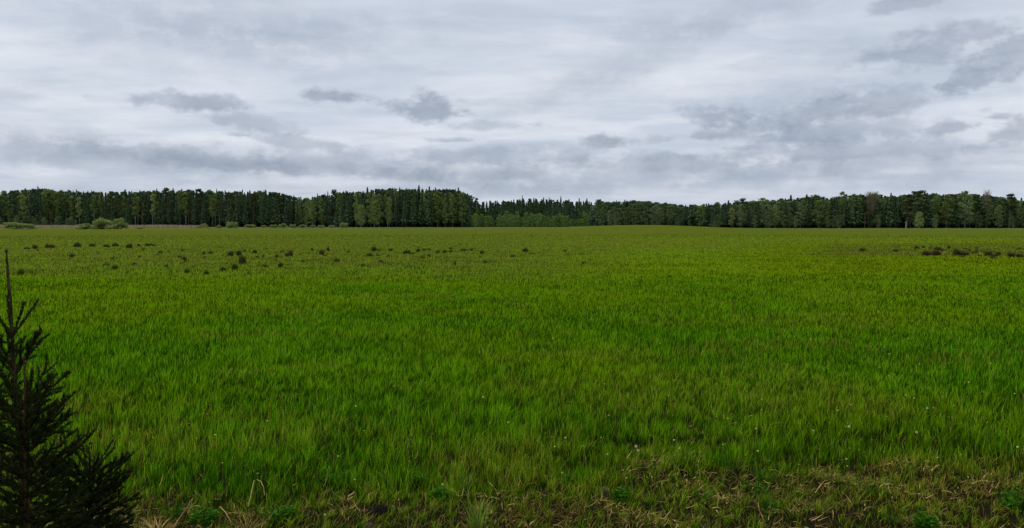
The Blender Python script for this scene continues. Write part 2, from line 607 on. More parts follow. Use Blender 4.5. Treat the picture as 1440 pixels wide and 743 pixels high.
def spruce_parts(seed, n=1100, slim=0.15):
    """unit-height spruce: trunk mesh and crown mesh"""
    r = np.random.default_rng(seed)
    cr = MB(); tr = MB()
    tr.tube([(0, 0, -0.02), (0.002, 0, 0.3), (0, 0.002, 0.65), (0, 0, 0.985)], [0.011, 0.009, 0.006, 0.0012], 6)
    lobes = r.uniform(0.7, 1.2, 40)
    ph = r.uniform(0, 6.28)
    z = r.uniform(0, 1, n) ** 0.9
    tier = np.floor(z * 26)
    z = 0.10 + 0.89 * z
    base = slim * (1 - z) ** 0.78 * sstep(0.02, 0.22, z)
    a = r.uniform(0, 2 * math.pi, n)
    lob = lobes[(tier.astype(int)) % 40] * (1 + 0.22 * np.sin(a * 3 + tier * 1.7 + ph))
    f = np.sqrt(r.uniform(0.08, 1.0, n))
    rad = base * lob * f
    c = np.stack([np.cos(a) * rad, np.sin(a) * rad, z - 0.25 * rad], 1)
    out = np.stack([np.cos(a), np.sin(a), -0.45 + 0.35 * r.normal(0, 1, n)], 1)
    size = (0.011 + 0.014 * (1 - z)) * r.uniform(0.6, 1.3, n)
    side = np.stack([-np.sin(a), np.cos(a), 0.5 * r.normal(0, 1, n)], 1)
    cr.cards(c, out * size[:, None], side * (size * 0.75)[:, None], np.clip(0.15 + 0.75 * f * r.uniform(0.5, 1.2, n), 0, 1))  # inner cards darker: crown shade painted into the tone
    # top shoot
    k = 16; zz = np.linspace(0.93, 0.998, k)
    a = r.uniform(0, 6.28, k); rr = 0.012 * (1.02 - zz) / 0.09
    cr.cards(np.stack([np.cos(a) * rr, np.sin(a) * rr, zz], 1), np.tile([0, 0, 0.008], (k, 1)),
             np.stack([np.cos(a), np.sin(a), 0 * a], 1) * 0.005, r.uniform(0.2, 0.7, k))
    for i in range(14):                      # limbs
        zz = r.uniform(0.12, 0.8); a0 = r.uniform(0, 6.28); L = slim * (1 - zz) ** 0.8 * 0.9
        tr.tube([(0, 0, zz), (math.cos(a0) * L, math.sin(a0) * L, zz - 0.2 * L)], [0.0025, 0.0008], 3)
    return tr, cr


def blob_tree(seed, n, lo, rx, nclump, bare_trunk=0.0011, csize=0.02, top_pow=0.5, trunk_r=0.009, clump_r=0.055, limbs=True):
    """broad-leaved or pine crown: leaf clumps spread through an uneven volume"""
    r = np.random.default_rng(seed)
    cr = MB(); tr = MB()
    bx, by = r.normal(0, 0.012, 2)
    tr.tube([(0, 0, -0.02), (bx * 0.4, by * 0.2, 0.3), (bx, by, 0.62), (bx * 0.6, by * 1.4, 0.96)],
            [trunk_r, trunk_r * 0.8, trunk_r * 0.5, 0.001], 6)
    cc = []
    for i in range(nclump):
        u = (i + r.uniform(0, 1)) / nclump
        z = lo + (1 - lo) * (0.04 + 0.93 * u)
        prof = math.sin(math.pi * min(1, (0.10 + 0.90 * (1 - u)) ** top_pow * 0.5 + 0.0)) if False else (math.sin(math.pi * (0.12 + 0.84 * u)) ** 0.6)
        a = r.uniform(0, 6.28); f = math.sqrt(r.uniform(0, 1))
        cc.append((bx + math.cos(a) * rx * prof * f, by + math.sin(a) * rx * prof * f, z))
    cc.append((bx * 0.6, by * 1.4, 0.965))
    cc = np.array(cc)
    k = r.integers(0, len(cc), n)
    size = r.uniform(0.6, 1.35, len(cc)) * clump_r
    dv = rdir(n, r) * (r.uniform(0.1, 1, n) ** 0.5)[:, None]
    c = cc[k] + dv * size[k][:, None] * np.array([1, 1, 0.8])
    c[:, 2] = np.clip(c[:, 2], lo * 0.7, 1.0)
    u = rdir(n, r); w = np.cross(u, rdir(n, r)); w /= np.linalg.norm(w, axis=1)[:, None]
    s = csize * r.uniform(0.5, 1.2, n)
    tone = np.clip(0.45 + 0.4 * dv[:, 2] + r.uniform(-0.3, 0.3, n) + (r.uniform(-0.2, 0.2, len(cc)))[k], 0, 1)  # upper cards of each clump lighter, light put into the tone
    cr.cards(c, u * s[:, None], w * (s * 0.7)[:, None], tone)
    if limbs:
        for p in cc[::2]:
            z0 = max(lo * 0.6, p[2] - 0.13)
            tr.tube([(bx * z0, by * z0, z0), p], [0.003, 0.0007], 3)
    return tr, cr


def twig_tree(seed, n=1000, lo=0.35, rx=0.20):
    """leafless crown: fine branching twigs"""
    r = np.random.default_rng(seed)
    cr = MB(); tr = MB()
    tr.tube([(0, 0, -0.02), (0.01, 0, 0.4), (0, 0.01, 0.9)], [0.012, 0.009, 0.002], 6)
    for i in range(n):
        z0 = r.uniform(lo, 0.85); a = r.uniform(0, 6.28)
        f = math.sin(math.pi * min(1, (z0 - lo) / (1 - lo) * 0.7 + 0.25))
        L = rx * f * r.uniform(0.5, 1.1)
        p1 = (math.cos(a) * L * 0.5, math.sin(a) * L * 0.5, z0 + L * 0.4)
        p2 = (math.cos(a + .2) * L, math.sin(a + .2) * L, min(1.0, z0 + L * 1.1))
        cr.tube([(0, 0, z0), p1, p2], [0.004, 0.003, 0.0012], 3, rnd=r.uniform(0, 1))
    return tr, cr


def bush_parts(seed, n=2800):
    r = np.random.default_rng(seed)
    cr = MB(); tr = MB()
    k = 16
    cc = []
    for i in range(k):
        a = r.uniform(0, 6.28); f = math.sqrt(r.uniform(0, 1)) * 0.36
        cc.append((math.cos(a) * f, math.sin(a) * f, (1 - (f / 0.5) ** 2 * 0.8) * r.uniform(0.12, 0.80)))
    cc = np.array(cc)
    idx = r.integers(0, k, n)
    dv = rdir(n, r) * (r.uniform(0.05, 1, n) ** 0.45)[:, None]
    c = cc[idx] + dv * np.array([0.17, 0.17, 0.22])
    c[:, 2] = np.where(c[:, 2] < 0.02, np.abs(c[:, 2]) * 0.6, c[:, 2])
    u = rdir(n, r); u[:, 2] = np.abs(u[:, 2]) + 0.4
    w = np.cross(u, rdir(n, r)); w /= np.linalg.norm(w, axis=1)[:, None]
    s = r.uniform(0.022, 0.046, n)
    cr.cards(c, u * s[:, None], w * (s * 0.5)[:, None], np.clip(0.5 + 0.45 * dv[:, 2] + r.uniform(-0.25, 0.25, n), 0, 1))  # higher leaves toned lighter: daylight painted into the colour
    for p in cc: tr.tube([(p[0] * 0.15, p[1] * 0.15, -0.02), (p[0] * 0.6, p[1] * 0.6, p[2] * 0.6), p], [0.014, 0.009, 0.003], 4)
    return tr, cr


VAR = {}
def variants(kind, fn, seeds, bark, leaf, **kw):
    L = []
    for s in seeds:
        tr, cr = fn(s, **kw)
        tm = tr.mesh('trunk', True); cm = cr.mesh('crown')
        tm.materials.append(M[bark]); cm.materials.append(M[leaf])
        L.append((tm, cm, tr, cr))
    VAR[kind] = L


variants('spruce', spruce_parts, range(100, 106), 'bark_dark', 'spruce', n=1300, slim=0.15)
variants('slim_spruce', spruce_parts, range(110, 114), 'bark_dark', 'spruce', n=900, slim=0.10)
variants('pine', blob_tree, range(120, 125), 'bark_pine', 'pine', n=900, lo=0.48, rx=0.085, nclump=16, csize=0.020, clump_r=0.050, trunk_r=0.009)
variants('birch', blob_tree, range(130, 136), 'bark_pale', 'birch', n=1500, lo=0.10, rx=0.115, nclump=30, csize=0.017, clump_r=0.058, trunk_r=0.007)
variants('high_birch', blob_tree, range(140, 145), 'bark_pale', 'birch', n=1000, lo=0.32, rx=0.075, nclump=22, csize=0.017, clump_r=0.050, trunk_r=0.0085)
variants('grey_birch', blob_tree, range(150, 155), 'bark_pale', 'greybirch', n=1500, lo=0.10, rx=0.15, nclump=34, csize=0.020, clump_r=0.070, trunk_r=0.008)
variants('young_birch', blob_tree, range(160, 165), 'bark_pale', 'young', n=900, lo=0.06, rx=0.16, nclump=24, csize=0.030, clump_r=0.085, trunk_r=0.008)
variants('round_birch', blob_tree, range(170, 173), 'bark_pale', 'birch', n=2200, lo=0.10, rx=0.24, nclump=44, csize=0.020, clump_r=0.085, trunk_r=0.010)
variants('twig', twig_tree, range(180, 182), 'bark_dark', 'brown')
variants('thin_twig', twig_tree, range(185, 186), 'bark_dark', 'brown', n=230)
variants('willow', bush_parts, range(190, 194), 'bark_dark', 'willow')

NAMES = dict(spruce='spruce_tree', slim_spruce='spruce_tree', pine='pine_tree', birch='birch_tree', high_birch='birch_tree',
             grey_birch='birch_tree', young_birch='young_birch', round_birch='birch_tree', twig='leafless_tree', thin_twig='leafless_tree', willow='willow_bush')


def plant(kind, px, Y, height, label, group=None, wide=1.0, cat='tree', leaf=None):
    x = col_x(px, Y)
    L = VAR[kind]
    tm, cm, _, _ = L[random.randrange(len(L))]
    t = thing(NAMES[kind], label, cat, (x, Y, tz(x, Y) - 0.05), random.uniform(0, 6.28), group,
              (height * wide, height * wide, height))
    a = obj('trunk' if kind != 'willow' else 'stems', tm, None, t)
    b = obj('crown' if kind != 'willow' else 'foliage', cm, None, t)
    if leaf:
        b.data = cm.copy(); b.data.materials.clear(); b.data.materials.append(M[leaf])
    return t


# skyline of the photograph: column -> row of the tree tops, and how far off the edge stands
TOPX = [-260, -60, 0, 30, 60, 110, 150, 200, 260, 330, 395, 410, 428, 445, 480, 520, 560, 610, 650, 662, 668, 700, 740, 780, 830, 870, 900, 930, 965, 1000, 1040, 1090, 1140, 1180, 1215, 1260, 1290, 1340, 1365, 1400, 1440, 1520, 1700]
TOPY = [272, 271, 270, 266, 264, 268, 269, 268, 267, 268, 269, 274, 277, 274, 269, 266, 264, 264, 266, 274, 282, 281, 278, 279, 282, 283, 281, 284, 287, 287, 282, 279, 275, 275, 272, 274, 272, 272, 271, 275, 280, 276, 274]


def top_row(px): return np.interp(px, TOPX, TOPY)
def edge_dist(px): return np.interp(px, DX, DY)
def height_at(px, Y, drop=0.0): return (HOR - (top_row(px) + drop)) / F * Y + EYE


STAND = [(-60, 100, 'leafy left end of the forest'),
         (100, 405, 'forest wall behind the willow bushes'),
         (405, 480, 'treeline dip left of centre'),
         (480, 662, 'tall block of forest at the centre'),
         (662, 832, 'dark line behind the young birches'),
         (832, 962, 'low stretch behind the field crest'),
         (962, 1150, 'rising treeline right of centre'),
         (1150, 1510, 'dense forest at the right end')]
MIX = {0: (('birch', 4), ('pine', 1), ('spruce', 3), ('slim_spruce', 2), ('high_birch', 1)),
       1: (('slim_spruce', 6), ('high_birch', 3), ('pine', 2), ('spruce', 3)),
       2: (('slim_spruce', 4), ('birch', 3), ('pine', 1)),
       3: (('spruce', 4), ('slim_spruce', 2), ('birch', 3), ('high_birch', 1)),
       4: (('spruce', 5), ('slim_spruce', 3), ('pine', 1)),
       5: (('grey_birch', 8), ('slim_spruce', 1)),
       6: (('birch', 3), ('spruce', 5), ('grey_birch', 4)),
       7: (('spruce', 5), ('birch', 3), ('grey_birch', 3), ('pine', 1))}
WORD = dict(spruce='broad dark spruce', slim_spruce='slender dark spruce', pine='high crowned pine',
            birch='leafy olive green birch', high_birch='high crowned birch with pale trunk', grey_birch='grey green bushy birch')
LANDMARK_X = []


def landmark(kind, px, Y, toprow, label, **kw):
    LANDMARK_X.append(px)
    return plant(kind, px, Y, (HOR - toprow) / F * Y + EYE, label, **kw)


landmark('round_birch', 507, 375, 288, 'bright green rounded birch at the front left of the tall central block')
landmark('round_birch', 527, 380, 283, 'second bright rounded birch, right beside the leftmost rounded one')
landmark('birch', 670, 398, 291, 'small light green birch at the right foot of the tall central block')
landmark('slim_spruce', 695, 385, 302, 'small dark spruce breaking the row of bright young birches')
landmark('spruce', 604, 402, 262, 'tallest dark spruce on top of the central block')
landmark('high_birch', 545, 378, 286, 'slim birch with a pale trunk in front of the central block')
landmark('twig', 1226, 300, 268, 'leafless brown tree with a rounded crown above the right forest')
landmark('thin_twig', 1387, 297, 264, 'thin leafless grey tree sticking up near the right end', wide=0.6)
landmark('pine', 1045, 322, 279, 'pine with a small knob of crown above the rising treeline', wide=1.5)
landmark('grey_birch', 1184, 312, 270, 'round topped tree bulging above the treeline right of centre')
landmark('spruce', 1252, 296, 271, 'pointed dark spruce just right of the leafless brown tree', wide=1.1)
landmark('pine', 1287, 296, 269, 'dark pine, left one of the highest pair in the right forest', wide=1.7)
landmark('pine', 1294, 298, 268, 'dark pine, right one of the highest pair in the right forest', wide=1.7)
landmark('grey_birch', 1357, 292, 269, 'broad round crowned tree standing tall in the right forest', wide=1.2)
landmark('pine', 1419, 292, 273, 'dark pine with a flat crown at the far right end', wide=1.8)
landmark('round_birch', 1293, 280, 298, 'low bushy birch with pale rounded crown before the right forest')
landmark('grey_birch', 1236, 284, 302, 'small grey leafed birch at the foot of the right forest')
landmark('birch', 431, 415, 292, 'light leafed birch in the low dip of the treeline')

budget = 0
for si, (x0, x1, name) in enumerate(STAND):
    kinds = [k for k, w in MIX[si] for _ in range(w)]
    step = 3.9 if si not in (7,) else 4.6
    px = x0 + 1.0
    row = 0
    while px < x1:
        k = random.choice(kinds)
        Y = edge_dist(px) + (row % 3) * 7 + random.uniform(-2, 3)
        drop = [7, 3, 0][row % 3] * random.uniform(0.3, 1.3) + random.uniform(-3.6, 3.4)
        if k in ('birch', 'grey_birch', 'high_birch'): drop += random.uniform(0, 4)
        if si == 5: drop += 1
        h = height_at(px, Y, drop)
        plant(k, px, Y, max(5, h), '%s in the %s' % (WORD[k], name), '%s trees in the %s' % (k.replace('_', ' '), name),
              wide=random.uniform(0.85, 1.25) * (1.35 if si >= 6 else (1.15 if si == 5 else 1.0)))
        px += step * random.uniform(0.6, 1.4); row += 1
        budget += 1
print('standing trees', budget)

# bright young birches before the dark spruces
px = 664
while px < 838:
    if abs(px - 695) > 3:
        Y = random.uniform(386, 402)
        t = random.uniform(300.5, 307) + (2 if px > 780 else 0)
        if random.random() < 0.12: t -= 5
        plant('young_birch', px, Y, (HOR - t) / F * Y + EYE, 'bright green young birch in the low row before the dark spruces',
              'young birches in a row before the dark spruces', wide=random.uniform(0.9, 1.3))
    px += random.uniform(2.2, 4.2)
# underwood along the forest foot, right half and centre
for i in range(46):
    px = random.choice([random.uniform(835, 1440), random.uniform(835, 1440), random.uniform(0, 110)])
    Y = edge_dist(px) - random.uniform(3, 9)
    hh = random.uniform(3.0, 6.0)
    stand = 'right half of the forest' if px > 500 else 'left end of the forest'
    plant('grey_birch', px, Y, hh, 'low grey green shrub tree at the foot of the %s' % stand,
          'low shrub trees along the foot of the %s' % stand, wide=random.uniform(1.3, 1.9))


def forest_mass():
    """the depth of the wood behind the trees one can tell apart: one mass"""
    V = []; Q = []; RN = []; TV = []; off = 0
    r = np.random.default_rng(5)
    px = -250.0
    pts = []
    while px < 1690:
        for row in range(3):        # undergrowth added to darken the inside of the wood
            pts.append((px + r.uniform(-4, 4), edge_dist(px) + 16 + row * 14 + r.uniform(-3, 3), 'willow', r.uniform(5, 8.5)))
        for row in range(5):
            Y = edge_dist(px) + 20 + row * 12 + r.uniform(-4, 4)
            si = [i for i, s in enumerate(STAND) if s[0] <= px < s[1]]
            si = si[0] if si else (0 if px < 0 else 7)
            kinds = [k for k, w in MIX[si] for _ in range(w)]
            k = kinds[r.integers(0, len(kinds))]
            drop = r.uniform(1, 7)
            pts.append((px + r.uniform(-4, 4), Y, k, height_at(px, Y, drop)))
        px += 7.5
    for (px, Y, k, h) in pts:
        L = VAR[k]; mb = L[r.integers(0, len(L))][3]
        v = np.vstack(mb.v); q = np.vstack(mb.q)
        rn = np.concatenate(mb.rnd)
        sel = r.permutation(len(q))[: int(len(q) * 0.45)]
        quads = v[q[sel]].reshape(-1, 3)
        cen = quads.reshape(-1, 4, 3).mean(1, keepdims=True)
        quads = (cen + (quads.reshape(-1, 4, 3) - cen) * 1.7).reshape(-1, 3)
        a = r.uniform(0, 6.28); c, s = math.cos(a), math.sin(a)
        x = col_x(px, Y)
        g = 1.9 if k == 'willow' else 1.3
        W = np.stack([(quads[:, 0] * c - quads[:, 1] * s) * h * g + x, (quads[:, 0] * s + quads[:, 1] * c) * h * g + Y, quads[:, 2] * h], 1)
        V.append(W); RN.append(rn[q[sel]].ravel() * (0.8 if 'birch' in k else (0.12 if k == 'willow' else 0.4)))  # lowered tones paint the shade inside the wood
    v = np.vstack(V); q = np.arange(len(v)).reshape(-1, 4)
    me = np_mesh('forest', v, [(4, q)], {'rnd': np.concatenate(RN)})
    o = obj('forest', me, M['spruce'])
    tag(o, 'dark mass of forest behind the front row of trees', 'forest', kind='stuff')


forest_mass()

# ------------------------------------------------------------------ willow bushes on the left
BUSH = [(27, 322.5, 46, 13, 'wide low willow bush at the far left before the forest'),
        (143, 322.6, 34, 20, 'tallest round willow bush, the left one of the adjoining pair'),
        (168, 322.4, 27, 17, 'round willow bush adjoining the right side of the tallest one'),
        (119, 322.6, 30, 9, 'low willow bush at the left foot of the tallest round bush'),
        (196, 322.0, 12, 4, 'tiny low bush alone right of the willow pair'),
        (287, 321.0, 22, 7, 'low pale willow bush left of the small round one'),
        (308, 321.0, 9, 5, 'tiny bush squeezed between two willow bushes'),
        (326, 321.2, 18, 13, 'small round willow bush standing out against the dark forest'),
        (484, 320.5, 14, 10, 'pale green bush at the left foot of the tall central block')]
for (px, row, w, h, lab) in BUSH:
    Y = ground_at(px, row).y
    H = h / F * Y
    W = w / F * Y
    plant('willow', px, Y, H, lab, wide=W / H / 1.02, cat='bush')
for px in (352, 371, 385, 399, 412, 426, 440, 452, 466):
    row = 320.4
    Y = ground_at(px, row).y
    plant('willow', px, Y, random.uniform(4.5, 7.5) / F * Y, 'low green bush in the ragged row under the forest left of centre',
          'low bushes in a ragged row left of centre', wide=random.uniform(1.8, 2.8), cat='bush')


# ------------------------------------------------------------------ dry reed strips
def strip(name, label, p0, p1, Y0, Y1, h, n, mat, wid):
    px = rng.uniform(p0, p1, n)
    Y = rng.uniform(Y0, Y1, n)
    x = (px - 720) / F * Y * 1.0012
    z = terrain(x, Y)
    hh = h * rng.uniform(0.5, 1.2, n) * (0.55 + 0.9 * fbm(x * 0.06, Y * 0.06, 101, 3))
    V, q, t, T, m = blades(x, Y, z, hh, np.full(n, wid) * rng.uniform(0.6, 1.4, n), np.abs(rng.normal(0.15, 0.2, n)),
                           rng.uniform(0, 6.28, n), 2)
    me = np_mesh(name, V, [(4, q), (3, t)], {'rnd': np.repeat(rng.uniform(0, 1, n), m)})
    tag(obj(name, me, M[mat]), label, 'reeds', kind='stuff')


strip('dry_reeds', 'pale tan strip of dry reeds below the left forest', -180, 292, 318, 372, 1.25, 26000, 'reed', 0.22)
strip('pale_grass', 'thin pale line of tall grass at the far edge of the field', 292, 1600, 262, 286, 0.30, 26000, 'willow', 0.22)


# ------------------------------------------------------------------ tussocks in the middle distance
def tussock_mesh(seed, n=420, spread=0.30, stem=False):
    r = np.random.default_rng(seed)
    k = 5
    cc = r.normal(0, spread * 0.42, (k, 2))
    idx = r.integers(0, k, n)
    x = cc[idx, 0] + r.normal(0, spread * 0.25, n); y = cc[idx, 1] + r.normal(0, spread * 0.25, n)
    rad = np.hypot(x, y)
    h = (1.0 - 0.55 * np.clip(rad / (spread * 1.3), 0, 1)) * r.uniform(0.45, 1.05, n)
    az = np.arctan2(y, x) + r.normal(0, 0.6, n)
    V, q, t, T, m = blades(x, y, np.zeros(n) - 0.03, h, np.full(n, 0.055) * r.uniform(0.6, 1.5, n),
                           np.clip(np.abs(r.normal(0.25, 0.25, n)), 0, 0.9), az, 3)
    return np_mesh('tussock', V, [(4, q), (3, t)], {'rnd': np.repeat(r.uniform(0, 1, n), m)})


TUS = {k: [tussock_mesh(200 + i + 10 * j) for i in range(4)] for j, k in enumerate(('sedge', 'sedgebrown', 'sedgegreen'))}
for k, L in TUS.items():
    for me in L: me.materials.append(M[k])
T_LIST = [(38, 352, 10, 5, 'b'), (49, 351, 7, 8, 'd'), (70, 350, 13, 8, 'd'), (108, 349, 12, 8, 'd'), (101, 364, 8, 8, 'd'),
          (130, 348, 9, 6, 'g'), (150, 349, 10, 6, 'd'), (162, 348, 8, 7, 'd'), (182, 350, 9, 8, 'd'), (195, 348, 5, 5, 'd'),
          (211, 347, 13, 5, 'g'), (30, 388, 9, 11, 'g'), (162, 381, 9, 9, 'g'), (263, 386, 8, 9, 'g'), (290, 389, 8, 9, 'g'),
          (313, 382, 6, 7, 'g'), (330, 380, 10, 11, 'g'), (260, 367, 6, 8, 'b'),
          (325, 362, 10, 9, 'd'), (336, 361, 9, 10, 'd'), (341, 373, 9, 16, 'd'), (358, 357, 6, 7, 'd'), (389, 364, 7, 6, 'd'),
          (395, 377, 8, 8, 'd'), (404, 363, 8, 8, 'd'), (410, 362, 8, 11, 'b'), (439, 355, 5, 6, 'd'), (453, 360, 10, 10, 'b'),
          (461, 355, 4, 9, 'b'), (458, 363, 5, 5, 'b'), (474, 370, 8, 8, 'd'), (490, 357, 5, 5, 'd'), (526, 355, 8, 9, 'd'),
          (520, 362, 9, 7, 'g'), (534, 354, 6, 4, 'g'), (549, 355, 7, 6, 'd'), (546, 363, 5, 5, 'd'), (573, 358, 11, 8, 'd'),
          (588, 356, 7, 7, 'd'), (596, 354, 5, 5, 'd'), (604, 354, 5, 5, 'g'), (616, 357, 6, 6, 'd'), (625, 357, 6, 7, 'd'),
          (634, 356, 5, 5, 'd'), (603, 363, 5, 5, 'g'), (652, 354, 9, 5, 'g'), (663, 354, 6, 6, 'd'), (678, 358, 7, 7, 'd'),
          (682, 371, 8, 6, 'b'), (675, 363, 4, 4, 'g'), (721, 363, 7, 7, 'd'), (739, 356, 7, 8, 'd'), (749, 359, 6, 4, 'g'),
          (794, 356, 6, 5, 'd'), (820, 373, 5, 6, 'd'), (640, 374, 4, 8, 'g'), (535, 371, 8, 5, 'g'), (510, 376, 8, 6, 'g'),
          (1213, 355, 8, 7, 'd'), (1260, 355, 7, 5, 'g'), (1304, 361, 14, 9, 'b'), (1316, 361, 12, 11, 'd'), (1345, 362, 12, 12, 'd'),
          (1356, 362, 13, 10, 'b'), (1378, 363, 7, 5, 'd'), (1390, 362, 11, 11, 'd'), (1399, 364, 10, 8, 'b'),
          (1422, 364, 13, 10, 'd'), (1434, 364, 10, 8, 'b')]
for i in range(70):
    px_ = random.triangular(-30, 760, 250); row_ = random.triangular(344, 398, 356)
    w_ = random.uniform(3.0, 6.5) * ((row_ - 315) / 40) ** 0.6
    T_LIST.append((px_, row_, w_, w_ * random.uniform(0.5, 0.9), random.choice('sssw')))
for i in range(22):
    px_ = random.uniform(1285, 1470); row_ = random.uniform(350, 366)
    T_LIST.append((px_, row_, random.uniform(4, 9), random.uniform(3, 6), random.choice('sww')))
KW = {'s': ('sedgegreen', 'small green tussock'), 'w': ('sedgebrown', 'small brown tussock'), 'd': ('sedge', 'dark sedge tussock'), 'b': ('sedgebrown', 'brown withered tussock'), 'g': ('sedgegreen', 'dull green tussock')}
UNIQUE = {(341, 373): 'tallest dark tussock, at the front of the cluster left of centre',
          (101, 364): 'lone dark tussock in front of the leftmost tussock row',
          (739, 356): 'dark round tussock at the right end of the central row',
          (820, 373): 'small dark tussock alone in the right centre of the field',
          (1213, 355): 'small dark tussock alone left of the brown patches at right',
          (721, 363): 'dark tussock alone in front of the right end of the central row',
          (794, 356): 'small dark tussock alone beyond the central row on its right',
          (474, 370): 'dark tussock alone between the left cluster and the central row',
          (395, 377): 'dark tussock standing nearest, right of the tallest one',
          (682, 371): 'brown tussock alone in front of the central row',
          (260, 367): 'brown tussock alone left of the dark cluster'}
for (px, row, w, h, c) in T_LIST:
    kind, word = KW[c]
    p = ground_at(px, row)
    where = 'the row at the left' if px < 240 else ('the cluster left of centre' if px < 500 else ('the central row' if px < 900 else 'the patches at the right edge'))
    lab = UNIQUE.get((px, row))
    grp = None if lab else '%ss in %s' % (word, where)
    lab = lab or '%s in %s of the field' % (word, where)
    H = h / F * p.y * 1.35; W = w / F * p.y
    me = TUS[kind][random.randrange(4)]
    o = obj('tussock', me, None)
    o.location = (p.x, p.y, tz(p.x, p.y)); o.rotation_euler = (0, 0, random.uniform(0, 6.28))
    o.scale = (W / 0.80, W / 0.80, H)
    tag(o, lab, 'tussock', grp)


# ------------------------------------------------------------------ young spruces in the near left corner
def needles_on(mb, p0, p1, n, L, r, fwd=0.9, wd=0.0011, wrap=1.0, updir=None):
    """needles set round a straight twig from p0 to p1"""
    p0 = np.asarray(p0, float); p1 = np.asarray(p1, float)
    ax = p1 - p0; ln = np.linalg.norm(ax)
    if ln < 1e-6 or n < 1: return
    ax = ax / ln
    ref = np.array([0.0, 0, 1]) if abs(ax[2]) < 0.9 else np.array([1.0, 0, 0])
    u = np.cross(ax, ref); u /= np.linalg.norm(u); v = np.cross(u, ax)
    t = r.uniform(0, 1, n); th = r.uniform(0, 2 * math.pi, n)
    o = u[None] * np.cos(th)[:, None] + v[None] * np.sin(th)[:, None]
    d = o + ax[None] * (fwd + r.normal(0, 0.2, n))[:, None]
    d /= np.linalg.norm(d, axis=1)[:, None]
    ll = L * r.uniform(0.7, 1.15, n)
    b = p0[None] + ax[None] * (t * ln)[:, None]
    s = np.cross(d, rdir(n, r)); s /= np.linalg.norm(s, axis=1)[:, None] + 1e-9
    V = np.stack([b - s * wd, b + s * wd, b + d * ll[:, None] * 0.7 + s * wd * 0.8, b + d * ll[:, None], ], 1)
    V3 = b + d * ll[:, None] * 0.7 - s * wd * 0.8
    V = np.stack([b - s * wd, b + s * wd, b + d * ll[:, None] * 0.75 + s * wd * 0.75, b + d * ll[:, None], V3], 1).reshape(-1, 3)
    i = np.arange(n)[:, None] * 5
    mb.add(V, i + np.array([[0, 1, 2, 4]]), i + np.array([[4, 2, 3]]), np.repeat(np.clip(r.uniform(0, 1, n) * 0.8 + 0.2 * o[:, 2], 0, 1), 5))


def bent(p, a, el, L, r, k=4, lift=0.25):
    """a gently curved shoot"""
    pts = [np.array(p, float)]
    for i in range(k):
        st = L / k
        pts.append(pts[-1] + np.array([math.cos(a) * math.cos(el), math.sin(a) * math.cos(el), math.sin(el)]) * st)
        a += r.normal(0, 0.05); el += lift / k + r.normal(0, 0.03)
    return pts, a, el


def make_branch(parent, p, a, el, L, seed, dens=1.0, nl=0.0105, lift=0.25, buds=False, side=True):
    r = np.random.default_rng(seed)
    wood = MB(); nd = MB(); bd = MB()
    pts, _, _ = bent(p, a, el, L, r, 5, lift)
    r0 = 0.0018 + 0.0065 * L
    wood.tube(pts, np.linspace(r0, 0.0013, len(pts)), 5)
    tips = [pts[-1]]
    for i in range(len(pts) - 1):
        needles_on(nd, pts[i], pts[i + 1], int(L / 5 * 2300 * dens), nl, r, 1.3)
    nside = int(L / 0.034) if side else 0
    for k in range(nside):
        f = 0.18 + 0.80 * (k + 0.5) / nside
        i = min(int(f * 5), 4); g = f * 5 - i
        q = pts[i] * (1 - g) + pts[i + 1] * g
        sgn = 1 if k % 2 else -1
        sl = L * 0.48 * (1 - f) ** 0.7 * r.uniform(0.6, 1.15) + 0.025
        dirv = pts[i + 1] - pts[i]; a1 = math.atan2(dirv[1], dirv[0]) + sgn * r.uniform(0.6, 0.95)
        el1 = math.asin(dirv[2] / (np.linalg.norm(dirv) + 1e-9)) * 0.7 + r.normal(0, 0.2)
        sp, a2, e2 = bent(q, a1, el1, sl, r, 3, lift * 0.8)
        wood.tube(sp, np.linspace(0.0019, 0.0010, len(sp)), 4)
        for j in range(3): needles_on(nd, sp[j], sp[j + 1], int(sl / 3 * 1900 * dens), nl, r, 1.2)
        tips.append(sp[-1])
        if sl > 0.10:
            for m in range(int(sl / 0.035)):
                ff = 0.25 + 0.65 * r.uniform(0, 1); jj = min(int(ff * 3), 2)
                qq = sp[jj] + (sp[jj + 1] - sp[jj]) * (ff * 3 - jj)
                s2 = sl * 0.4 * r.uniform(0.5, 1.0)
                tp, _, _ = bent(qq, a1 + random.choice((-1, 1)) * r.uniform(0.5, 0.9), el1 + r.normal(0, 0.2), s2, r, 2, 0.1)
                wood.tube(tp, [0.0014, 0.0011, 0.0009], 3)
                for j in range(2): needles_on(nd, tp[j], tp[j + 1], int(s2 / 2 * 1700 * dens), nl, r, 1.2)
                tips.append(tp[-1])
    b = obj('branch', wood.mesh('branch', True), M['twig'], parent)
    obj('needles', nd.mesh('needles'), M['needles'], b)
    if buds:
        for tp in tips[:1]:
            t0 = np.array(tp)
            bd.tube([t0 - (0, 0, .003), t0 + (0, 0, .002), t0 + (0, 0, .007)], [0.0022, 0.0034, 0.0012], 6)
        obj('bud', bd.mesh('bud', True), M['bud'], b)
    return b


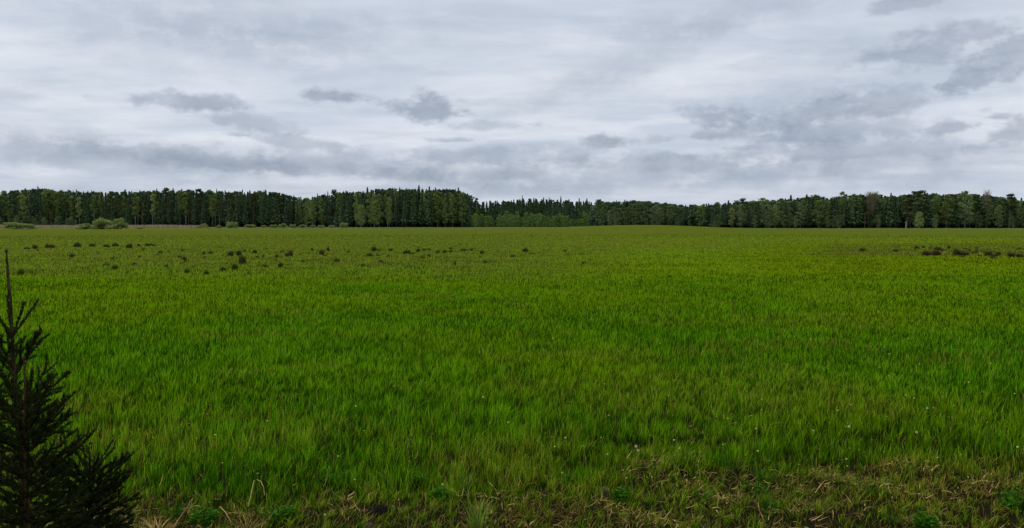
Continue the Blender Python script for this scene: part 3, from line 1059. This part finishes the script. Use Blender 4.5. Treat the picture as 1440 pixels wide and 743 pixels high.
def make_spruce(label, base, top, r_base, whorls, seed, leader=0.24, first=True, az_bias=None, topup=1.0):
    """base/top are world points; whorls = number of yearly whorls below the leader"""
    r = np.random.default_rng(seed)
    base = np.array(base); top = np.array(top); H = top[2] - base[2]
    t = thing('spruce_sapling', label, 'spruce', tuple(base))
    ax = (top - base)
    trunk = MB(); k = 12
    pts = [ax * f + (r.normal(0, 0.004, 3) if 0 < f < 1 else 0) for f in np.linspace(0, 1, k)]
    trunk.tube(pts, np.interp(np.linspace(0, 1, k), [0, 0.8, 1], [0.019, 0.0055, 0.0024]), 8)
    tm = obj('trunk', trunk.mesh('trunk', True), M['twig'], t)
    ln = MB()
    lf = leader / H
    needles_on(ln, ax * (1 - lf), ax * 0.99, int(420 * leader / 0.25), 0.010, r, 1.8)
    needles_on(ln, ax * max(0.3, 1 - 2.6 * lf), ax * (1 - lf), 900, 0.012, r, 1.2)
    obj('needles', ln.mesh('needles'), M['needles'], tm)
    bd = MB()
    for i in range(4, 5):
        a = i * 1.257; o = ax + np.array([math.cos(a) * 0.005, math.sin(a) * 0.005, -0.004]) * (0 if i == 4 else 1)
        bd.tube([o, o + (0, 0, .006), o + (0, 0, .013)], [0.003, 0.0048, 0.0015], 6)
    obj('bud', bd.mesh('bud', True), M['bud'], tm)
    f = 1 - lf
    zs = []
    h = H - leader
    step = leader * 0.45
    w = 0
    while h > 0.10 and w < whorls:
        zs.append((h, w)); h -= step; step *= 1.0; w += 1
    for (h, w) in zs:
        u = h / H
        full = r_base * (1 - u) ** 0.75
        nb = 5 if w < 2 else 7
        a0 = r.uniform(0, 6.28)
        for i in range(nb):
            a = a0 + i * 2 * math.pi / nb + r.normal(0, 0.15)
            L = (0.15 if w == 0 else max(full * 1.08, 0.18)) * r.uniform(0.85, 1.12)
            el = [0.95, 0.85, 0.62, 0.50, 0.40][w] if w < 5 else max(0.0, 0.36 - 0.07 * (w - 4))
            el = el * topup + r.normal(0, 0.08)
            make_branch(t, ax * u + np.array([0, 0, r.normal(0, 0.006)]), a, el, L, int(r.integers(1e6)),
                        0.9 if w == 0 else 1.0, buds=(w < 1), side=(w > 0), lift=0.15 if w < 2 else 0.40)
        # short shoots between the whorls
        if w > 0:
            for i in range(2):
                uu = u + r.uniform(0.15, 0.85) * 0.07
                make_branch(t, ax * uu, r.uniform(0, 6.28), 0.4, max(0.10, full * 0.55), int(r.integers(1e6)))
    return t


def corner(px, row, Y):
    d = ray(px, row); s = Y / d.y
    return (d.x * s, Y, EYE + d.z * s)


YS = 2.75
tp = corner(9, 356, YS); bs = corner(40, 743, YS); bs = (bs[0], YS + 0.02, tz(bs[0], YS) - 0.02)
make_spruce('tallest young spruce with a bare leader, in the near left corner', bs, tp, 0.43, 9, 21, leader=0.29)
Y2 = 2.55
tp = corner(34, 506, Y2); bs = corner(42, 743, Y2); bs = (bs[0], Y2, tz(bs[0], Y2) - 0.02)
make_spruce('shorter young spruce standing against the tallest one at the left', bs, tp, 0.36, 9, 22, leader=0.16)
Y3 = 2.95
tp = corner(126, 640, Y3); bs = corner(126, 743, Y3); bs = (bs[0], Y3, tz(bs[0], Y3) - 0.02)
make_spruce('lowest bushy young spruce, right of the two taller ones', bs, tp, 0.25, 8, 23, leader=0.08, topup=0.8)


# ------------------------------------------------------------------ flowers
def flower_meshes(seed, kind):
    r = np.random.default_rng(seed)
    st = MB(); st.tube([(0, 0, 0), (0.01, 0, 0.4), (0.0, 0.01, 0.8), (0.004, 0.006, 0.985)], [0.012, 0.010, 0.009, 0.008], 5)
    hd = MB()
    n = 46
    if kind == 'cream':
        a = r.uniform(0, 6.28, n); el = r.uniform(0.05, 1.2, n); L = r.uniform(0.7, 1.0, n)
        d = np.stack([np.cos(a) * np.cos(el), np.sin(a) * np.cos(el), np.sin(el) * 0.55], 1)
        s = np.stack([-np.sin(a), np.cos(a), 0 * a], 1)
        hd.cards(d * (L * 0.5)[:, None], d * (L * 0.5)[:, None], s * 0.16, r.uniform(0, 1, n))
    else:
        n = 90
        d = rdir(n, r); s = np.cross(d, rdir(n, r)); s /= np.linalg.norm(s, axis=1)[:, None]
        hd.cards(d * 0.6, d * 0.4, s * 0.10, r.uniform(0, 1, n))
    hd.tube([(0, 0, -0.25), (0, 0, -0.05), (0, 0, 0.12)], [0.08, 0.22, 0.10], 6)
    return st.mesh('stem', True), hd.mesh('flower_head')


FM = {k: [flower_meshes(300 + i + 7 * j, k) for i in range(2)] for j, k in enumerate(('cream', 'clock'))}
for k in FM:
    for a, b in FM[k]: a.materials.append(M['stem']); b.materials.append(M[k])
FL = [(894, 632, 1.3, 'c', 'largest white seed head, in the centre right of the near grass'),
      (897, 638, 1.0, 'c', 'white seed head just below the largest one'),
      (715, 598, 1.1, 'c', 'white seed head alone in the grass above the dark clod'),
      (1304, 578, 1.2, 'c', 'brighter left one of two white heads among the far right grass'),
      (1313, 577, 0.8, 'c', 'dimmer right one of two white heads among the far right grass'),
      (1194, 604, 1.3, 'c', 'bright white head standing alone in deep grass at the right'),
      (1289, 612, 1.2, 'c', 'bright white head below the pair in the right grass'),
      (1293, 515, 0.9, 'c', 'farthest bright white head in the grass at the right'),
      (457, 729, 0.8, 'c', 'white head nearest the lower edge left of centre')]
grp_pts = [(1178, 581), (1196, 587), (1195, 635), (1208, 637), (1190, 650), (1127, 666), (1180, 661), (1351, 644), (1292, 700),
           (856, 588), (845, 620), (795, 620), (780, 633), (881, 677), (1063, 607), (643, 585), (713, 625), (763, 632), (776, 619),
           (821, 632), (378, 565), (1250, 532), (1258, 530), (1265, 536), (1267, 549), (1276, 547), (1393, 514), (1362, 541),
           (1076, 506), (1061, 484), (1423, 478), (1405, 482), (230, 544), (156, 503), (1069, 487), (1410, 486), (512, 610), (330, 648),
           (1243, 640), (1388, 598), (940, 560), (560, 545)]
for (px, row) in grp_pts:
    if px < 500: lab, g = 'small yellowish flower in the grass of the left part of the meadow', 'small yellowish flowers at the left'
    elif px < 920: lab, g = 'small yellowish flower in the grass at the middle of the meadow', 'small yellowish flowers in the middle'
    else: lab, g = 'small yellowish flower in the grass of the right part of the meadow', 'small yellowish flowers at the right'
    FL.append((px, row, random.uniform(0.55, 0.95), 'y', lab, g))
for i in range(120):
    px_ = random.uniform(150, 1440) if i % 3 else random.uniform(980, 1440)
    row_ = random.uniform(455, 690)
    w_ = 'left part' if px_ < 500 else ('middle' if px_ < 920 else 'right part')
    g_ = {'left part': 'at the left', 'middle': 'in the middle', 'right part': 'at the right'}[w_]
    l_ = 'small yellowish flower in the grass %s of the meadow' % ('at the middle' if w_ == 'middle' else 'of the ' + w_)
    FL.append((px_, row_, random.uniform(0.5, 0.95), 'y', l_, 'small yellowish flowers ' + g_))
for e in FL:
    px, row, s, k, lab = e[:5]; g = e[5] if len(e) > 5 else None
    zt = 0.27 + (0.06 if row < 560 else 0) - (0.12 if row > 640 else 0)
    p = ground_at(px, row, zt)
    g0 = tz(p.x, p.y)
    kk = 'clock' if k == 'c' else 'cream'
    s *= 0.78 if k == 'c' else 1.0
    sm, hm = FM[kk][random.randrange(2)]
    t = thing('meadow_flower', lab, 'flower', (p.x, p.y, g0), random.uniform(0, 6.28), g)
    hh = zt + 0.02 - g0
    a = obj('stem', sm, None, t); a.scale = (0.11, 0.11, hh)
    b = obj('flower_head', hm, None, t); b.location = (0.0005, 0.001, hh)
    q = 0.0105 * s * max(1.0, p.y / 7.5) ** 0.5
    b.scale = (q, q, q)
    b.rotation_euler = (random.uniform(-0.2, 0.6), random.uniform(-0.4, 0.4), 0)


# ------------------------------------------------------------------ near clods, plants and stalks
def clod(name, px, row, w, h, mat, label, cat, seed, straw=0):
    p = ground_at(px, row)
    r = np.random.default_rng(seed)
    me = bpy.data.meshes.new(name)
    import bmesh
    bm = bmesh.new(); bmesh.ops.create_icosphere(bm, subdivisions=4, radius=1)
    co = np.array([v.co for v in bm.verts])
    n = fbm(co[:, 0] * 1.7 + 5 + seed, co[:, 1] * 1.7 + co[:, 2] * 1.3, seed, 4) - 0.5
    n2 = fbm(co[:, 0] * 6 + seed, co[:, 1] * 6 - co[:, 2] * 5, seed + 9, 3) - 0.5
    for v, a, b in zip(bm.verts, n, n2): v.co *= 1 + a * 0.7 + b * 0.25
    bm.to_mesh(me); bm.free()
    W = w / F * p.y / 2; H = h / F * p.y
    o = obj(name, me, M[mat])
    o.location = (p.x, p.y, tz(p.x, p.y) + H * 0.12); o.scale = (W, W * 0.8, H * 0.55)
    o.rotation_euler = (0, 0, r.uniform(0, 6))
    tag(o, label, cat)
    return o


clod('earth_clod', 653, 664, 24, 16, 'clod', 'dark brown clod of earth alone in green grass below centre', 'clod', 1)
clod('earth_clod', 727, 668, 22, 10, 'clod', 'flatter dark clod of earth right of the dark brown one', 'clod', 2)
clod('earth_clod', 905, 722, 20, 16, 'clod', 'black clod of earth beside the green leafy tuft', 'clod', 3)
clod('earth_clod', 537, 724, 26, 16, 'clod', 'broad dark clod at the near edge left of the pale blades', 'clod', 7)
clod('field_stone', 850, 702, 18, 14, 'stone', 'brown rounded stone in dead grass left of the leafy tuft', 'stone', 4)
clod('field_stone', 876, 738, 13, 9, 'stone', 'small brown stone at the lower edge of the meadow', 'stone', 5)
clod('field_stone', 519, 741, 14, 8, 'stone', 'pale flat stone at the lower edge left of centre', 'stone', 6)


def tuft(name, px, row, w, h, n, mat, label, cat, seed, bw=0.006, lean=0.5, nseg=4):
    p = ground_at(px, row); r = np.random.default_rng(seed)
    W = w / F * p.y / 2; H = h / F * p.y * (0.55 if name == 'straw_tuft' else 1)
    rad = np.sqrt(r.uniform(0, 1, n)) * W * 0.35; a = r.uniform(0, 6.28, n)
    V, q, t, T, m = blades(np.cos(a) * rad, np.sin(a) * rad, np.full(n, -0.01), H * r.uniform(0.6, 1.15, n), bw * r.uniform(0.6, 1.3, n),
                           np.clip(np.abs(r.normal(lean, 0.25, n)), 0, 1.4), a + r.normal(0, 0.4, n), nseg)
    me = np_mesh(name, V, [(4, q), (3, t)], {'rnd': np.repeat(r.uniform(0, 1, n), m)})
    o = obj(name, me, M[mat]); o.location = (p.x, p.y, tz(p.x, p.y))
    tag(o, label, cat)


def leafy_plant(px, row, w, h, n, label, seed, mat='leaf'):
    """rosette plant: stems part and many oval leaves"""
    p = ground_at(px, row); r = np.random.default_rng(seed)
    W = w / F * p.y / 2; H = h / F * p.y
    t = thing('leafy_weed', label, 'plant', (p.x, p.y, tz(p.x, p.y)))
    st = MB(); lf = MB()
    for i in range(14):
        a = r.uniform(0, 6.28); f = math.sqrt(r.uniform(0.05, 1)); e = np.array([math.cos(a) * W * f, math.sin(a) * W * f, H * r.uniform(0.5, 1.0) * (1.15 - 0.5 * f)])
        st.tube([(0, 0, -0.01), e * np.array([0.4, 0.4, 0.6]), e], [0.003, 0.002, 0.001], 4)
        k = n // 14
        u = r.uniform(0.3, 1.0, k)[:, None]
        c = e[None] * u + r.normal(0, 0.012, (k, 3)); c[:, 2] = np.abs(c[:, 2])
        d = rdir(k, r); d[:, 2] = np.abs(d[:, 2]) * 0.6
        s = np.cross(d, np.array([0, 0, 1.0]) + 0.3 * rdir(k, r)); s /= np.linalg.norm(s, axis=1)[:, None]
        L = r.uniform(0.008, 0.018, k)[:, None]
        lf.cards(c, d * L, s * L * 0.55, r.uniform(0, 1, k))
    obj('stems', st.mesh('stems', True), M['stem'], t)
    obj('leaves', lf.mesh('leaves'), M[mat], t)


leafy_plant(876, 716, 46, 34, 420, 'bright green leafy weed in dead grass at the near edge', 11)
leafy_plant(1306, 748, 44, 38, 560, 'dark green leafy weed at the lower edge on the right', 12)
leafy_plant(590, 680, 40, 22, 300, 'low green leafy weed left of the dark brown clod', 13)
leafy_plant(285, 735, 44, 40, 420, 'dark green leafy weed between the spruces and the straw stalks', 14)
tuft('grass_tuft', 672, 742, 60, 62, 26, 'paleblade', 'tuft of broad pale grass blades fanning out at the lower edge', 'grass tuft', 21, 0.008, 0.5)
tuft('grass_tuft', 655, 690, 40, 26, 80, 'paleblade', 'bushy light green tuft just below the dark brown clod', 'grass tuft', 22, 0.005, 0.5)
tuft('grass_tuft', 283, 690, 60, 40, 70, 'leaf', 'tall dark green tuft left of the broken straw stalk', 'grass tuft', 23, 0.006, 0.5)
tuft('straw_tuft', 345, 741, 60, 56, 60, 'straw', 'sprawling pale straw tuft at the lower edge left of centre', 'straw tuft', 24, 0.005, 1.1)
tuft('straw_tuft', 222, 742, 74, 44, 110, 'straw', 'thick matted straw tuft beside the young spruces', 'straw tuft', 25, 0.005, 1.15)
tuft('straw_tuft', 1150, 722, 90, 22, 130, 'straw', 'wide flattened straw tuft at the lower right', 'straw tuft', 26, 0.005, 1.1)
tuft('straw_tuft', 452, 632, 36, 16, 40, 'straw', 'small fan of straw in green grass left of centre', 'straw tuft', 27, 0.005, 0.9)


r_ = random.Random(3)
for i in range(26):
    px_ = r_.uniform(190, 1430); row_ = r_.uniform(664, 738)
    if i % 2:
        tuft('grass_tuft', px_, row_, r_.uniform(26, 50), r_.uniform(20, 38), 60, 'leaf', 'dark green grass tuft among the dead grass near the lower edge',
             'grass tuft', 400 + i, 0.006, 0.55)
    else:
        tuft('straw_tuft', px_, row_, r_.uniform(26, 54), r_.uniform(12, 26), 60, 'straw', 'flattened straw tuft among the dead grass near the lower edge',
             'straw tuft', 400 + i, 0.006, 1.0)
    C.objects[-1]['group'] = 'dark green tufts near the lower edge' if i % 2 else 'straw tufts near the lower edge'
for i, (px_, row_, w_, h_) in enumerate(((470, 676, 44, 24), (800, 690, 40, 20), (1420, 712, 54, 26), (395, 728, 44, 24), (620, 712, 40, 22), (1065, 690, 40, 16))):
    leafy_plant(px_, row_, w_, h_, 400, 'low green broad leaved weed scattered near the lower edge', 500 + i)
    [o for o in C.objects if o.name.startswith('leafy_weed')][-1]['group'] = 'broad leaved weeds near the lower edge'


def stalk(px, row, h, label, seed):
    p = ground_at(px, row); r = np.random.default_rng(seed); H = h / F * p.y
    t = thing('dead_stalk', label, 'dead plant', (p.x, p.y, tz(p.x, p.y)))
    st = MB(); st.tube([(0, 0, -0.01), (0.004, 0, H * 0.5), (-0.006, 0, H)], [0.0035, 0.003, 0.0015], 5)
    sd = MB()
    for i in range(120):
        z = H * (0.35 + 0.65 * r.uniform(0, 1)); a = r.uniform(0, 6.28); rr = 0.018 * r.uniform(0.2, 1)
        c = np.array([[math.cos(a) * rr, math.sin(a) * rr, z]])
        sd.cards(c, rdir(1, r) * 0.006, rdir(1, r) * 0.004, np.array([r.uniform(0, 1)]))
    for i in range(5):
        z = H * r.uniform(0.4, 0.9); a = r.uniform(0, 6.28)
        st.tube([(0, 0, z), (math.cos(a) * 0.03, math.sin(a) * 0.03, z + 0.03)], [0.0018, 0.001], 4)
    obj('stem', st.mesh('stem', True), M['dock'], t)
    obj('seed_head', sd.mesh('seed_head'), M['dock'], t)


stalk(578, 664, 56, 'dead brown dock stalk with seeds, left of the dark brown clod', 31)


def bent_straw(pxs, label, w=0.0035):
    pts = []
    p0 = ground_at(*pxs[0]); Y = p0.y
    for (px, row) in pxs:
        d = ray(px, row); s = Y / d.y
        pts.append((d.x * s, Y + 0.02 * len(pts), EYE + d.z * s))
    o = np.array(pts[0]); mb = MB()
    mb.tube(np.array(pts) - o, np.linspace(w, w * 0.6, len(pts)), 5, rnd=1.0)
    ob = obj('straw_stalk', mb.mesh('straw_stalk', True), M['straw']); ob.location = pts[0]
    tag(ob, label, 'straw stalk')


bent_straw([(349, 712), (351, 700), (352, 688), (353, 680)], 'upright broken straw stalk left of centre near the edge')
bent_straw([(372, 696), (369, 686), (364, 680), (357, 679)], 'hooked straw stalk bending over beside the upright broken one', 0.003)
bent_straw([(243, 743), (250, 731), (257, 720), (264, 707)], 'long slanting straw stalk right of the young spruces')
bent_straw([(325, 735), (315, 722), (306, 716)], 'short slanting straw stalk between two straw tufts')
bent_straw([(1325, 740), (1318, 727), (1310, 719), (1304, 716)], 'arching pale stalk over the dark weed at the lower right')
bent_straw([(700, 694), (694, 686), (687, 681)], 'short leaning straw stalk right of the bushy green tuft', 0.003)

# pale stub of a broken trunk at the forest foot
xx = col_x(1260.5, 283)
st = MB(); st.tube([(0, 0, -0.1), (0.03, 0, 1.0), (0.0, 0.02, 2.1), (0.06, 0.02, 2.6)], [0.22, 0.19, 0.15, 0.05], 8)
st.tube([(0, 0, 1.5), (0.25, 0, 1.9)], [0.06, 0.02], 5)
o = obj('broken_trunk', st.mesh('broken_trunk', True), M['bark_pale']); o.location = (xx, 276, tz(xx, 276))
tag(o, 'pale stub of a broken trunk at the foot of the right forest', 'tree stub')

# ------------------------------------------------------------------ sky
SUN_EL, SUN_ROT = R(50), R(-70)
W = bpy.data.worlds.new('World'); S.world = W; W.use_nodes = True
t = NT(W.node_tree); t.n.clear()
tc = t.new('ShaderNodeTexCoord'); dirv = tc.outputs['Generated']
sep = t.new('ShaderNodeSeparateXYZ'); t.link(dirv, sep.inputs[0])
X, Yc, Z = sep.outputs
az = t.math('ARCTAN2', X, Yc)
el = t.math('ARCSINE', Z)
sky = t.new('ShaderNodeTexSky', sky_type='NISHITA'); sky.sun_disc = False
sky.sun_elevation = SUN_EL; sky.sun_rotation = SUN_ROT
sky.dust_density = 2.0
# high veil of cloud seen in perspective
zz = t.math('ADD', t.math('MAXIMUM', Z, 0.0), 0.10)
lay = t.comb(t.math('DIVIDE', X, zz), t.math('DIVIDE', Yc, zz), 0.0)
veil = t.noise(t.scale(lay, (0.55, 0.9, 1)), 0.9, 6, 0.55, 0.3)
veil2 = t.noise(t.scale(lay, (0.7, 1.5, 1)), 2.6, 6, 0.6, 0.2)
# warp for the single clouds
def ang_noise(sx, sy, sc, det, seed):
    v = t.comb(t.math('MULTIPLY', az, sx), t.math('MULTIPLY', el, sy), seed)
    return t.noise(v, sc, det, 0.6)
wa = ang_noise(1, 2.2, 14, 5, 3.1); wb = ang_noise(1, 2.2, 14, 5, 7.7)
puff = ang_noise(1, 1.7, 26, 8, 11.3)
azw = t.math('ADD', az, t.math('MULTIPLY', t.math('SUBTRACT', wa, 0.5), 0.055))
elw = t.math('ADD', el, t.math('MULTIPLY', t.math('SUBTRACT', wb, 0.5), 0.022))
azf = t.math('ADD', az, t.math('MULTIPLY', t.math('SUBTRACT', wa, 0.5), 0.020))
elf = t.math('ADD', el, t.math('MULTIPLY', t.math('SUBTRACT', wb, 0.5), 0.008))
CL = [  # column, row, half width, half height, turn, darkness, edge (1 = crisp small cumulus)
    (262, 146, 82, 17, 0, .60, 1), (352, 173, 70, 17, -8, .45, 1), (455, 138, 40, 13, 4, .66, 1), (603, 154, 62, 26, 0, .68, 1),
    (690, 178, 66, 10, 0, .40, 1), (635, 197, 38, 6, 0, .4, 1), (335, 191, 14, 5, 0, .5, 1), 
    (1005, 166, 60, 19, -4, .60, 1), (1150, 158, 150, 34, 8, .42, 0), (1190, 186, 150, 26, 0, .50, 1), (1120, 170, 120, 22, 6, .40, 1), (1230, 150, 110, 26, 6, .42, 1), (1180, 215, 190, 20, 0, .42, 1),
    (1330, 68, 100, 32, 4, .58, 1), (1425, 78, 60, 30, 10, .50, 1), (1368, 114, 52, 19, 8, .62, 1), (850, 201, 34, 12, 0, .70, 1), (250, 222, 160, 18, -4, .4, 1), (450, 238, 200, 20, -3, .40, 1), (700, 222, 160, 16, 0, .40, 1), (620, 245, 170, 14, 0, .35, 1), (940, 232, 180, 16, 0, .38, 1),
    (905, 198, 44, 9, 0, .45, 1), (990, 191, 36, 8, 0, .5, 1), (1048, 209, 26, 5, 0, .4, 1), (870, 95, 230, 30, 20, .34, 0),
    (320, 45, 260, 60, 0, .34, 0), (1285, 4, 55, 15, 8, .6, 1), (1430, 190, 50, 20, 0, .55, 1), (1330, 182, 36, 10, 0, .5, 1), (1404, 165, 14, 5, 0, .5, 1),
    (120, 218, 260, 26, -4, .52, 0), (520, 232, 300, 28, -3, .58, 0), (900, 246, 320, 26, 0, .45, 0), (1240, 225, 260, 34, 2, .45, 0),
    (420, 203, 80, 14, -8, .45, 1), (60, 190, 160, 12, 0, .3, 0), (760, 208, 120, 12, 0, .35, 0), (600, 50, 200, 30, 0, .10, 0),
    (980, 28, 200, 24, 4, .22, 0), (10, 135, 60, 8, 0, .3, 0), (700, 268, 900, 12, 0, .22, 0), (1100, 110, 200, 40, 12, .20, 0)]
dark = None
for (cx, cy, rx, ry, rot, dk, crisp) in CL:
    d = ray(cx, cy).normalized()
    a0 = math.atan2(d.x, d.y); e0 = math.asin(d.z)
    A, E = (azf, elf) if crisp else (azw, elw)
    da = t.math('SUBTRACT', A, a0); de = t.math('SUBTRACT', E, e0)
    c, s = math.cos(R(rot)), math.sin(R(rot))
    if crisp: rx *= 1.15; ry *= 1.2
    u = t.math('ADD', t.math('MULTIPLY', da, c * F / rx), t.math('MULTIPLY', de, s * F / rx))
    v = t.math('ADD', t.math('MULTIPLY', da, -s * F / ry), t.math('MULTIPLY', de, c * F / ry))
    if crisp:       # flatter underside
        v = t.math('MAXIMUM', v, t.math('MULTIPLY', v, -1.5))
    q = t.math('SQRT', t.math('ADD', t.math('MULTIPLY', u, u), t.math('MULTIPLY', v, v)))
    q = t.math('ADD', q, t.math('MULTIPLY', t.math('SUBTRACT', puff, 0.5), 2.6 if crisp else 1.5))
    if crisp: q = t.math('ADD', q, t.ramp(v, -1.0, 1.1, -0.12, 0.22))
    m = t.ramp(q, 0.38, 1.20, min(dk * 1.08, 0.75), 0.0) if crisp else t.ramp(q, 0.0, 1.25, dk, 0.0)
    if dark is None: dark = m
    else: dark = t.math('SUBTRACT', 1.0, t.math('MULTIPLY', t.math('SUBTRACT', 1.0, dark), t.math('SUBTRACT', 1.0, m)))
base = t.mix(t.ramp(veil, 0.32, 0.70), (0.515, 0.590, 0.705), (0.780, 0.820, 0.890))
base = t.mix(t.ramp(veil2, 0.45, 0.75, 0, 0.5), base, (0.50, 0.555, 0.655))
# brighter band at middle height, duller veil up high and near the horizon
base = t.mix(t.ramp(el, 0.02, 0.11, 0.35, 0.0), base, (0.50, 0.56, 0.67))
base = t.mix(t.ramp(el, 0.15, 0.50, 0.0, 0.5), base, (0.50, 0.56, 0.66))
shade = t.mix(t.ramp(wa, 0.35, 0.65), (0.270, 0.325, 0.420), (0.390, 0.440, 0.530))
cl = t.mix(dark, base, shade)
rim = t.math('MULTIPLY', t.ramp(puff, 0.5, 0.75, 0, 0.45), t.math('MULTIPLY', t.ramp(dark, 0.02, 0.20), t.ramp(dark, 0.25, 0.6, 1.0, 0.3)))
cl = t.mix(rim, cl, (0.72, 0.745, 0.80))
# white breaks beside the cloud banks
brk = ang_noise(1, 4.5, 6, 6, 23.0)
glow = t.math('MULTIPLY', t.ramp(brk, 0.50, 0.68, 0, 0.6), t.ramp(el, 0.02, 0.06))
glow = t.math('MULTIPLY', glow, t.math('MULTIPLY', t.ramp(el, 0.19, 0.30, 1, 0), t.ramp(dark, 0.0, 0.3, 1.0, 0.15)))
cl = t.mix(glow, cl, (0.80, 0.825, 0.885))
bright = t.new('ShaderNodeVectorMath', operation='SCALE'); t.link(cl, bright.inputs[0]); bright.inputs['Scale'].default_value = 10.0
final = t.mix(t.ramp(veil, 0.25, 0.5, 0.90, 0.97), sky.outputs[0], bright.outputs[0])
bg = t.new('ShaderNodeBackground'); t.link(final, bg.inputs[0]); bg.inputs[1].default_value = 0.1
out = t.new('ShaderNodeOutputWorld'); t.link(bg.outputs[0], out.inputs[0])

sun = bpy.data.lights.new('sun', 'SUN'); sun.energy = 1.5; sun.angle = R(14); sun.color = (1.0, 0.95, 0.87)
so = bpy.data.objects.new('sun', sun); C.objects.link(so)
# sun_rotation turns clockwise from +Y in the Sky Texture
sd = Vector((math.sin(SUN_ROT) * math.cos(SUN_EL), math.cos(SUN_ROT) * math.cos(SUN_EL), math.sin(SUN_EL)))
so.rotation_euler = sd.to_track_quat('Z', 'Y').to_euler()
so.location = sd * 60

S.view_settings.view_transform = 'Standard'
S.view_settings.look = 'None'
S.view_settings.exposure = 0
S.view_settings.gamma = 1
